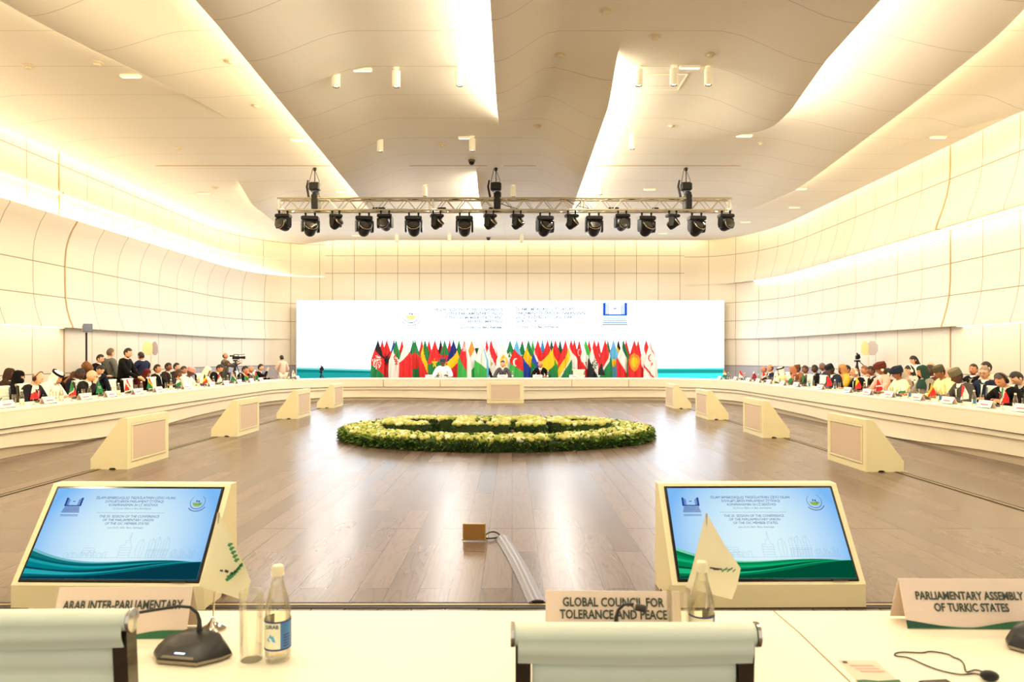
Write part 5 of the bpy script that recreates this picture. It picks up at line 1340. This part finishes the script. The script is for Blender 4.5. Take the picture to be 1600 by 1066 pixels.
        def pos(u, v):
            s = v*(len(prof)-1); i = min(int(s), len(prof)-2); f = s-i
            r = prof[i][0]*(1-f)+prof[i+1][0]*f; z = prof[i][1]*(1-f)+prof[i+1][1]*f; a = u*2*PI+PI/2
            r *= 1+.05*math.sin(a*7)*max(0, v-.5)
            return (r*math.cos(a)*(.9 if z > -.1 else 1.0), -.008+r*math.sin(a)*(1.02 if z > -.1 else .75), z)
        def kp(u, v):
            du = min(u, 1-u)
            if wear == 'ghutra': return not (du < .13+.05*max(0, v-.6) and v > .33)
            if wear == 'niqab': return not (du < .10 and .38 < v < .46)
            return not (du < .125 and .33 < v < .68)
        b.grid(pos, 32, 27, None, kp); b.build({'hijab': 'headscarf', 'ghutra': 'headdress', 'niqab': 'veil'}[wear], wm, t, smooth=70)
        if wear == 'ghutra':
            b = MB(); b.M = HM
            for k in range(2): b.tube([(.093*math.cos(a), -.008+.106*math.sin(a), .072+.020*k+.018*math.sin(-a)) for a in [2*PI*i/20 for i in range(21)]], .011, 6)
            b.build('headband', clothm((20, 18, 18)), t, smooth=60)
    if phones:
        b = MB(); b.M = HM; b.tube([(.10*math.cos(a), -.005, .005+.128*math.sin(a)) for a in [PI*i/14 for i in range(15)]], .008, 6)
        for s in (-1, 1): b.sphere((s*.094, -.005, -.005), (.02, .034, .04), 10, 8)
        b.build('headphones', clothm(phones), t, smooth=60)
    if glasses:
        b = MB(); b.M = HM
        for s in (-1, 1):
            b.tube([(s*.033+.024*math.cos(a), .098, .012+.018*math.sin(a)) for a in [2*PI*i/10 for i in range(11)]], .0035, 5); b.tube([(s*.058, .095, .016), (s*.086, .01, .012)], .003, 5)
        b.build('glasses', clothm((40, 30, 25)), t, smooth=60)
    return t
DK = (24, 23, 31); BK = (14, 13, 15); NV = (26, 31, 56); GR = (112, 108, 100)
ON = None
def L_(px, X): return X*F/(px-CX)          # depth for a pixel column on a line of constant X
RZL, RZR = -PI/2, PI/2
gl_, gr_, gc_ = 'delegates along the left table', 'delegates along the right table', 'people at the presidium table'
FRX = -8.42; SCX = -9.25
face = lambda x, y, z=.86: ((-.14, y, z), (x, y*.72, z+.22))
# left side, from the near end
HYL = [584, 588, 590, 588, 583, 576, 586, 577, 560, 551, 551, 556, 583, 576, 573, 573, 578, 583, 581, 579, 575, 556, 569, 577, 577, 574]
HYR = [577, 575, 579, 578, 576, 577, 576, 573, 577, 576, 577, 581, 578, 579, 576, 584, 583, 584, 578, 562, 580, 578, 575, 581, 583, 587, 577, 582, 574, 593, 590]
def pl(label, px, X, turn=0.0, **k): return person(label, X, None, RZL+k.pop('yaw', 0), turn=turn, group=gl_, hx=px, hy=HYL.pop(0), **k)
pl('person in dark brown hood sitting behind the black veiled person at the far left', 15, -9.95, sk='d', top=(50, 36, 28), wear='hijab', wc=(66, 46, 34), lean=.05)
pl('person in black robe and full black veil behind a white chair at the far left', 29, -9.3, sk='l', top=(18, 16, 18), wear='niqab', wc=(16, 14, 16), robe=True, lean=.1, hair=None)
pl('bald person in dark suit with headphones and lanyard at the left table', 60, FRX, sk='l', top=DK, hair='fringe', hc=(120, 100, 80), phones=(70, 40, 35), lanyard=(205, 60, 80), lean=.34, nod=.25, tie=(190, 60, 70))
pl('person in white robe and white headdress with black band at the left table', 89, FRX-.1, sk='t', top=(242, 234, 214), robe=True, wear='ghutra', wc=(250, 244, 230), lean=.30, nod=.3)
pl('person in dark suit sitting with bowed head behind and left of the bald one', 125, -9.3, sk='d', top=DK, lean=.25, nod=.45)
pl('person in brown headdress bending forward behind the bald one', 139, -9.55, pose='stand', sk='b', top=(86, 58, 40), wear='turban', wc=(120, 78, 50), lean=.95, nod=.2, hands=((-.15, .6, .80), (.15, .6, .80)))
pl('bald person in dark suit holding one hand to the face at the left table', 143, FRX, sk='l', top=(28, 27, 26), hair=None, lean=.3, nod=.3, hands=((-.15, .42, .78), (.08, .36, 1.02)), shirt=(250, 248, 240))
pl('person with black hair in dark suit standing bent over the left table', 161, FRX-.35, pose='stand', sk='l', top=(22, 23, 34), hair='short', lean=.80, nod=.25, hands=((-.20, .62, .78), (.20, .62, .78)), tie=(90, 110, 150), yaw=-.5)
pl('person in black suit standing by the left wall, looking down', 157.5, -9.85, pose='stand', sk='l', top=BK, lean=.05, nod=.3, hands=((-.05, .30, 1.16), (.05, .30, 1.16)), tie=(40, 40, 46))
pl('person in grey suit standing with back turned by the left wall', 173, -9.8, pose='stand', sk='l', top=(104, 102, 96), hc=(96, 78, 56), lean=.04, nod=.15, yaw=1.15)
pl('bearded person in black jacket standing at the left table with hands joined', 201, -9.0, pose='stand', sk='l', top=(15, 12, 11), hc=(36, 24, 18), beard=(40, 28, 22), lean=.14, nod=.18, hands=((-.05, .42, 1.04), (.05, .42, 1.04)), shirt=None, sc=1.06)
pl('person in navy suit standing and facing the bearded one', 220, -9.6, pose='stand', sk='t', top=(38, 42, 70), hc=(44, 26, 20), lean=.12, nod=.2, yaw=2.6, hands=((-.05, .40, 1.05), (.05, .40, 1.05)), sc=.98)
pl('person in burgundy robe bending low behind the empty chairs', 233, -9.15, pose='stand', sk='b', top=(98, 32, 30), robe=True, lean=1.15, nod=-.2, hair=None, wear='hijab', wc=(98, 32, 30), hands=((-.15, .6, .5), (.15, .6, .5)), sc=.92)
pl('person with black hair in black suit sitting in the second row behind an empty chair', 246, -9.2, sk='t', top=BK, lean=.05, nod=.05, z0=.04)
pl('dark haired person sitting in the second row, left of two others', 263, -9.5, sk='b', top=(48, 34, 30), lean=.08, z0=.04)
pl('person with receding dark hair sitting in the second row', 276, -9.75, sk='l', top=DK, lean=.0, nod=.1, z0=.04)
pl('brown haired person in dark clothes sitting in the second row behind the pink capped one', 287, -9.4, sk='t', top=(70, 46, 34), hc=(70, 48, 34), lean=.1)
pl('person with long brown hair in dark jacket leaning on the left table', 279, FRX-.55, sk='b', top=(44, 44, 54), hair='long', hc=(66, 44, 32), lean=.25, nod=.2)
pl('person with dark skin wearing a pink cap and white robe at the left table', 298, FRX, sk='d', top=(240, 232, 214), robe=True, wear='kufi', wc=(232, 150, 140), lean=.22, nod=.3, hair=None)
pl('person wrapped in cream headscarf and robe at the left table', 324, FRX, sk='b', top=(238, 228, 196), robe=True, wear='hijab', wc=(240, 232, 205), lean=.25, nod=.3, hair=None)
pl('person in black suit with bowed head below the camera operator', 343.5, FRX, sk='t', top=BK, lean=.3, nod=.4)
pl('camera operator in grey shirt standing behind a video camera', 352, -9.4, pose='stand', sk='t', top=(106, 96, 84), hair='fringe', hc=(90, 70, 56), lean=.02, nod=.0, hands=((-.12, .46, 1.36), (.12, .46, 1.42)), shirt=None, yaw=.15)
pl('person with long brown hair standing in front of the camera operator', 356, -9.0, pose='stand', sk='b', top=(74, 68, 56), hair='long', hc=(74, 48, 34), lean=.2, nod=.35, sc=.90, yaw=.3, shirt=None)
pl('person in black suit, chin on hand, beside the reddish bald person', 383, FRX, sk='t', top=BK, lean=.3, nod=.2, hands=((-.15, .42, .78), (.06, .34, 1.00)))
pl('bald person with reddish face at the far end of the left table', 392.5, FRX-.1, sk='t', top=(70, 50, 40), hair=None, lean=.12)
pl('person in black suit and pale shirt, chin on hand, last seat of the left table', 407.5, FRX, sk='l', top=BK, lean=.15, nod=.1, hands=((-.15, .42, .78), (.06, .36, 1.04)), shirt=(225, 232, 242))
person('person in pale dress with dark tied hair standing alone at the far left corner', P(441, 564, 26.4).x, 26.4, RZL+2.4, pose='stand', sk='l', top=(226, 196, 172), legs=(236, 222, 200), hair='short', hc=(40, 26, 24), lean=.02, nod=.15, hands=((-.05, .22, 1.28), (.08, .2, 1.14)), shirt=None, sc=.86, group=gl_)
# right side
FX = 7.95
def pr(label, px, X=FX, **k): return person(label, X, None, RZR+k.pop('yaw', 0), group=gr_, hx=px, hy=HYR.pop(0), **k)
pr('person with reddish face sitting at the far end of the right table', 1193.5, FX+.35, sk='t', top=(190, 160, 130), hair='fringe', hc=(120, 90, 70), lean=.15)
pr('balding person in navy suit at the far end of the right table', 1203.5, sk='t', top=NV, hair='fringe', hc=(70, 50, 40), lean=.02, nod=.1, sc=1.04)
pr('person in cream robe and pale headdress with black band at the right table', 1219.5, sk='l', top=(240, 212, 150), robe=True, wear='ghutra', wc=(250, 244, 232), lean=.08, nod=.1)
pr('person in reddish scarf sitting at the right table beside the cream robed one', 1238.5, 8.5, sk='t', top=(120, 70, 50), wear='hijab', wc=(190, 120, 90), hair=None)
pr('person in tan and black cap in the second row on the right', 1246, 8.9, sk='b', top=(150, 96, 50), wear='kufi', wc=(120, 86, 50), z0=.05)
pr('person with curly dark hair turned away behind an empty white chair', 1258, 8.5, sk='b', top=(120, 82, 60), hc=(60, 40, 30), lean=.1)
pr('person with dark face sitting right behind an empty white chair', 1273, 8.85, sk='d', top=BK, lean=.05)
pr('grey haired person bending in the second row on the right', 1285, 9.3, sk='b', top=(60, 60, 74), hc=(120, 105, 100), lean=.2, z0=.06)
pr('person in dark suit and black hat leaning over the right table', 1297, FX, sk='d', top=(38, 42, 62), wear='kufi', wc=(36, 36, 44), lean=.28, nod=.35, sc=1.05, phones=(60, 60, 66))
pr('person in yellow dress and tan headscarf at the right table', 1316, FX+.4, sk='b', top=(226, 180, 70), wear='hijab', wc=(196, 140, 84), hair=None, lean=.12, nod=.1, robe=True)
pr('person with black hair behind the tan headscarf', 1323.5, 8.9, sk='t', top=(60, 50, 50), hc=(28, 22, 20))
pr('balding person in black suit with white earphones at the right table', 1335, FX, sk='t', top=BK, hair='fringe', hc=(150, 110, 80), lean=.22, nod=.25, phones=(240, 238, 230))
pr('person with light brown hair in the second row right of the tripod', 1351, 9.0, sk='t', top=(170, 110, 80), hc=(130, 86, 60))
pr('person with dark face leaning sideways in the second row', 1361, 8.8, sk='b', top=(60, 40, 34), lean=.2, nod=.2)
pr('person in pink shirt with dark red and white headscarf at the right table', 1375, FX, sk='b', top=(236, 176, 160), wear='turban', wc=(96, 44, 34), hair='short', lean=.12, nod=.2, phones=(240, 235, 225))
pr('person in dark green cap and brown coat in the second row on the right', 1384.5, 8.6, sk='d', top=(84, 60, 44), wear='kufi', wc=(66, 66, 44), phones=(230, 225, 215))
pr('person in cream robe and navy turban at the right table', 1401, FX, sk='b', top=(246, 226, 186), robe=True, wear='turban', wc=(36, 42, 58), lean=.2, nod=.2)
pr('person with grey headscarf turned sideways behind an empty white chair', 1409.5, 8.5, sk='d', top=(150, 130, 110), wear='hijab', wc=(190, 176, 156), hair=None, nod=.35)
pr('dark haired person in pale scarf in the second row on the right', 1421, 8.85, sk='l', top=(200, 190, 176), hair='long', hc=(30, 22, 20), phones=(235, 230, 225))
pr('person with black shoulder length hair in white blouse standing at the right', 1427, 9.3, pose='stand', sk='l', top=(250, 240, 214), hair='long', hc=(30, 20, 18), lean=.1, nod=.3, shirt=None, hands=((-.05, .36, 1.0), (.05, .36, 1.0)), sc=.93)
pr('person in grey coat and green patterned headscarf at the right table', 1441, FX, sk='t', top=(142, 136, 122), wear='hijab', wc=(40, 66, 58), hair=None, lean=.18, nod=.15, sc=1.03)
pr('person in maroon clothes in the second row right of the patterned headscarf', 1453.5, 8.8, sk='d', top=(88, 48, 40), hc=(50, 34, 28), lean=.15)
pr('blond person in the second row behind the maroon dressed one', 1454.5, 9.3, sk='l', top=(200, 170, 140), hc=(190, 150, 110), z0=.06)
pr('person in cream robe with dark checked cap at the right table', 1468, FX+.1, sk='b', top=(248, 222, 160), robe=True, wear='kufi', wc=(86, 80, 56), lean=.25, nod=.3)
pr('person in pink dress and pink headscarf at the right table', 1480, 8.55, sk='l', top=(226, 130, 120), robe=True, wear='hijab', wc=(236, 168, 150), hair=None, lean=.15)
pr('person with dark skin in grey suit and olive cap leaning over the right table', 1494, FX-.05, sk='d', top=(72, 70, 66), wear='kufi', wc=(110, 104, 82), lean=.28, nod=.35, sc=1.06)
pr('bearded person in black suit sitting upright in the second row on the right', 1521, 9.45, sk='t', top=BK, hc=(40, 26, 20), beard=(60, 40, 30), lean=-.05, nod=.05, z0=.05, tie=(110, 104, 84), yaw=.5)
pr('grey haired person in glasses and navy suit behind an empty white chair', 1538.5, 8.55, sk='l', top=(30, 38, 60), hc=(130, 120, 108), glasses=True, lean=.05, nod=.1, z0=.05, yaw=.5)
pr('dark haired person half hidden behind the grey haired one', 1541, 9.05, sk='l', top=(210, 190, 160), hc=(40, 28, 22), z0=.08)
pr('person in black suit and red tie wearing headphones and looking down at the right end', 1564, FX, sk='t', top=BK, hc=(70, 56, 44), phones=(30, 28, 28), lean=.20, nod=.45, tie=(130, 60, 50), sc=1.05, yaw=.35)
pr('dark haired person leaning far down at the right edge', 1588, 8.5, sk='l', top=(26, 25, 30), hc=(28, 26, 28), lean=.5, nod=.4)
# presidium
def pc(label, px, **k): return person(label, (px-CX)/F*26.0, 26.0, PI, group=gc_, **k)
pc('person in white robe and navy cap at the presidium table', 692.5, sk='d', top=(250, 248, 244), robe=True, wear='kufi', wc=(60, 66, 96), lean=.12, nod=.1, sc=1.05, hair=None)
pc('person in grey suit at the middle of the presidium table', 785.5, sk='l', top=(86, 82, 84), hc=(70, 46, 36), tie=(60, 70, 80), lean=.12, nod=.1)
pc('person in black suit and red tie at the presidium table on the right', 844, sk='t', top=BK, hair='fringe', hc=(90, 70, 60), tie=(190, 50, 60), lean=.2, nod=.25)

# ---------------------------------------------------------------- chairs along the tables
def ord_(i): return ORD[i] if i < 20 else 'last'
k = 0
occ = [(30, -8.55), (190, -8.45), (216, -8.45), (252, -8.45), (60, -8.95), (143, -8.95)]
for i, px in enumerate((22, 60, 88, 143, 190, 216, 252, 298, 324, 343, 383, 407)):
    X = -8.62 if px not in (60, 88, 143, 298, 324, 343, 383, 407) else -8.72
    if px in (22, 190, 216, 252): X = -8.35
    dup(chair0, (X, L_(px, X), 0), RZL, 'white office chair behind the left table, %s from the near end' % ORD[i], 'chairs along the left table')
for i, px in enumerate((1594, 1564, 1534, 1494, 1468, 1441, 1419, 1401, 1357, 1335, 1316, 1272.5, 1253, 1219.5, 1203.5)):
    X = 7.9 if px in (1594, 1534, 1419, 1357, 1272.5, 1253) else 8.25
    dup(chair0, (X, L_(px, X), 0), RZR, 'white office chair behind the right table, %s from the near end' % ORD[i], 'chairs along the right table')
for i, px in enumerate((692.5, 785.5, 844, 905)):
    dup(chair0, ((px-CX)/F*26.25, 26.3, 0), PI, 'white office chair at the presidium table, %s from the left' % ORD[i], 'chairs at the presidium')

# ---------------------------------------------------------------- things on the long tables
prnt = mat('plate_print', S(190, 80, 80), .6)
def side_plate(loc, rz, label, group):
    t = thing('name_plate', label, 'name plate', loc, rz, group)
    b = MB(); b.prism([(-.05, 0), (-.052, 0), (-.001, .115), (.001, .115), (.052, 0), (.05, 0), (0, .112)], -.16, .16, 'X'); b.build('card', mat('card_white', S(240, 226, 222), .7), t)
    b = MB(); b.face([b.vert(p) for p in ((-.09, -.0345, .046), (.09, -.0345, .046), (.09, -.0285, .060), (-.09, -.0285, .060))]); b.build('print', prnt, t)
    b = MB(); b.face([b.vert(p) for p in ((-.16, -.0525, .001), (.16, -.0525, .001), (.16, -.0475, .014), (-.16, -.0515, .006))]); b.build('green_wave', wave1, t)
    return t
def small_flag(loc, rz, spec, label, group):
    t = thing('table_flag', label, 'flag', loc, rz, group)
    b = MB(); b.lathe([(.035, 0), (.03, .008), (.008, .02), (.005, .03)], 10); b.build('base', chr_, t, smooth=40)
    b = MB(); b.tube([(0, 0, .02), (0, 0, .32)], .0035, 5); b.build('pole', chr_, t, smooth=60)
    cloth(t, lambda v: (-.01-.035*v, 0, .31-.23*v), lambda v: (.01+.075*min(1, v*1.4), -.01, .31-.21*v), (.012, 1.2, .3), spec, 10, 16)
    return t
lp = [8, 75, 131.6, 172, 214, 247, 290, 330, 352, 373, 392, 407, 438.5]
rp = [1599, 1541, 1482.4, 1434, 1390, 1356, 1325, 1282, 1244.7, 1223.4, 1202, 1185, 1170, 1153.6, 1143]
lfl = [([('g', .4), ('r', .7), ('y', 9)], .1, [], 'green, red and yellow'), ([('w', .5), ('r', 9)], .1, [], 'white over red'), ([('g', .6), ('w', .7), ('r', 9)], .2, [], 'green with red foot'), ([('g', 9)], 0, [('spk', 'w', 0, .5, .12)], 'green with white script'),
       ([('r', .4), ('w', .7), ('r', 9)], -.4, [], 'red and white striped'), ([('r', .36), ('y', .6), ('g', 9)], -.3, [], 'red, yellow and green'), ([('o', .36), ('w', .66), ('g', 9)], .1, [], 'orange, white and green'), ([('k', .34), ('y', .66), ('r', 9)], .2, [], 'black, yellow and red'),
       ([('r', .4), ('w', 9)], .3, [], 'red and white'), ([('o', .4), ('w', .6), ('g', 9)], -.3, [], 'orange and green'), ([('r', .5), ('y', .6), ('g', 9)], -.2, [], 'red and green'), ([('r', .5), ('g', 9)], .3, [], 'red with green foot'), ([('w', 9)], 0, [('disc', 'r', 0, .5, .1)], 'white with red spot')]
rfl = [([('u', 9)], 0, [], 'sky blue'), ([('g', .25), ('w', .55), ('r', 9)], .5, [], 'green, white and red'), ([('r', .45), ('w', 9)], .4, [], 'pink red and white'), ([('k', .3), ('y', .6), ('r', 9)], .3, [], 'black, yellow and red'), ([('w', .8), ('g', 9)], 0, [], 'white with green foot'),
       ([('r', .5), ('w', .6), ('R', 9)], 0, [], 'red and crimson'), ([('y', .5), ('r', 9)], .2, [], 'yellow and red'), ([('r', 9)], 0, [], 'plain red'), ([('g', .6), ('k', 9)], .3, [], 'green and black'), ([('w', .6), ('g', 9)], .2, [], 'white and green'),
       ([('w', 9)], 0, [('star', 'g', 0, .5, .1)], 'white with green star'), ([('r', .5), ('w', .7), ('k', 9)], .1, [], 'red, white and black'), ([('w', .3), ('m', 9)], .1, [], 'white and maroon'), ([('r', .6), ('w', 9)], -.3, [], 'red with white foot'), ([('o', .4), ('w', .7), ('g', 9)], 0, [], 'orange, white and green')]
def tame(lst): return [((a, b_, c), d) for a, b_, c, d in lst]
for side, ps, X, fls, rz in ((-1, lp, TXL-.14, tame(lfl), RZL), (1, rp, TXR+.14, tame(rfl), RZR)):
    nm = 'left' if side < 0 else 'right'; s = side
    for i, px in enumerate(ps):
        Y = min(X*F/(px-CX), 23.6); o_ = ord_(i)
        Xa = X
        if Y > 21.9: Xa = X-s*(2.6-math.sqrt(max(0, 2.6**2-(Y-22)**2)))
        rf = rz+PI   # print and cloth face the hall
        side_plate((Xa, Y, .742), rf, 'white tent name plate on the %s table, %s from the near end' % (nm, o_), 'name plates on the %s table' % nm)
        small_flag((Xa+s*.04, Y-.30, .742), 0, fls[i][0], '%s small flag on the %s table' % (fls[i][1], nm), 'table flags on the %s table' % nm)
        dup(bot0, (Xa+s*.14, Y-.42, .742), rf, 'glass water bottle on the %s table, %s from the near end' % (nm, o_), 'water bottles on the %s table' % nm)
        dup(gl0, (Xa+s*.20, Y-.51, .742), 0, 'empty glass on the %s table, %s from the near end' % (nm, o_), 'drinking glasses on the %s table' % nm)
        dup(mic0, (Xa+s*.30, Y+.28, .742), rz, 'black microphone unit on the %s table, %s from the near end' % (nm, o_), 'microphones on the %s table' % nm)
for i, px in enumerate((672, 785, 840, 897)):
    x = (px-CX)/F*24.85
    side_plate((x, 24.85, .742), 0, 'low white name plate on the presidium table, %s from the left' % ORD[i], 'presidium name plates')
    dup(bot0, (x+.35, 24.95, .742), 0, 'water bottle on the presidium table, %s from the left' % ORD[i], 'presidium bottles')

# ---------------------------------------------------------------- stands, cameras and tripods
gry = mat('panel_grey', S(110, 120, 140), .35); sl = mat('panel_side', S(190, 180, 160), .5); cream = mat('umbrella_cream', S(250, 236, 180), .6); lilac = mat('umbrella_lilac', S(196, 186, 196), .6)
def tripod_legs(t, h, r, m, nm='leg'):
    for k in range(3):
        a = 2*PI*k/3+.5; b = MB(); b.tube([(0, 0, h), (r*math.cos(a), r*math.sin(a), .01)], .014, 6); b.build(nm, m, t, smooth=60)
X = -10.0; Y = L_(135, X)
t = thing('light_stand', 'black light stand carrying a small grey panel by the left wall', 'light stand', (X, Y, 0)); tripod_legs(t, .8, .4, blk)
b = MB(); b.tube([(0, 0, .6), (0, 0, 2.05)], .022, 8); b.lathe([(.035, 1.25), (.035, 1.33)], 8); b.build('pole', blk, t, smooth=60)
b = MB(); b.M = Matrix.Rotation(.5, 4, 'Z'); b.bbox((.03, -.04, 2.16), (.20, .05, .20), .01); b.build('light_panel', gry, t)
b = MB(); b.M = Matrix.Rotation(.5, 4, 'Z'); b.bbox((-.02, .03, 2.14), (.14, .10, .16), .01); b.build('panel_housing', sl, t)
def umbrella(X, Y, label):
    t = thing('softbox_stand', label, 'light stand', (X, Y, 0)); m = mat('stand_cream', S(225, 210, 170), .4)
    tripod_legs(t, .7, .28, m); b = MB(); b.tube([(0, 0, .5), (0, 0, 1.56)], .014, 8); b.build('pole', m, t, smooth=60)
    for dx, mm, nm, ry in ((-.09, cream, 'reflector', .35), (.10, lilac, 'reflector_back', -.5)):
        b = MB(); b.M = Matrix.Translation((dx, 0, 1.70)) @ Matrix.Rotation(ry, 4, 'Z') @ Matrix.Rotation(PI/2, 4, 'X')
        b.rings([[b.vert((r*.72*math.cos(2*PI*k/8+PI/8), r*math.sin(2*PI*k/8+PI/8), z)) for k in range(8)] for r, z in ((.20, .0), (.16, -.05), (.05, -.10))], True, True); b.build(nm, mm, t)
umbrella(-9.85, L_(236, -9.85), 'pale octagonal reflector on a stand by the left wall')
umbrella(9.3, L_(1357, 9.3), 'pale octagonal reflector on a stand by the right wall')
def video_camera(X, Y, z, rz, label, s=1.0, handle=True):
    t = thing('video_camera', label, 'video camera', (X, Y, z), rz); t.scale = (s,)*3
    b = MB(); b.bbox((0, .02, .09), (.12, .30, .14), .02); b.build('body', blk2, t)
    b = MB(); b.M = Matrix.Translation((0, .16, .10)) @ Matrix.Rotation(-PI/2, 4, 'X'); b.lathe([(.045, 0), (.05, .1), (.06, .16), (.065, .24), (.05, .24), (.04, .18)], 14); b.build('lens', blk, t, smooth=40)
    b = MB(); b.tube([(0, -.10, .16), (0, -.08, .23), (0, .10, .23), (0, .12, .16)], .016, 6); b.build('handle', blk2, t, smooth=60)
    b = MB(); b.M = Matrix.Translation((-.06, -.04, .17)) @ Matrix.Rotation(PI/2, 4, 'X'); b.lathe([(.03, 0), (.03, .12), (.04, .2)], 10); b.build('viewfinder', blk, t, smooth=40)
    b = MB(); b.tube([(.04, .08, .22), (.04, .38, .235)], .013, 6); b.build('shotgun_microphone', blk, t, smooth=60)
    return t
def tripod(X, Y, h, label):
    t = thing('tripod', label, 'tripod', (X, Y, 0)); tripod_legs(t, h-.08, .45, blk)
    b = MB(); b.tube([(0, 0, h-.35), (0, 0, h-.03)], .025, 8); b.build('column', blk, t, smooth=60)
    b = MB(); b.bbox((0, 0, h-.02), (.12, .14, .05), .01); b.tube([(.02, -.05, h-.02), (.1, -.35, h-.22)], .01, 6); b.build('pan_head', blk, t); return t
X = -8.95; Y = L_(368, X)
tripod(X, Y, 1.36, 'black tripod under the video camera of the operator'); video_camera(X, Y, 1.365, RZL+.25, 'black shoulder video camera in front of the grey shirted operator', .75)
X = 9.3; Y = L_(1339.5, X)
tripod(X, Y, 1.38, 'black tripod standing behind the right table'); video_camera(X, Y, 1.385, PI-.35, 'black video camera on the tripod at the right wall', .8)
X = (502-CX)/F*26.6; Y = 26.6
tripod(X, Y, .93, 'black tripod behind the far left corner of the presidium'); video_camera(X, Y, .935, PI+.35, 'black video camera before the left end of the big screen', .9)

finish_texts()
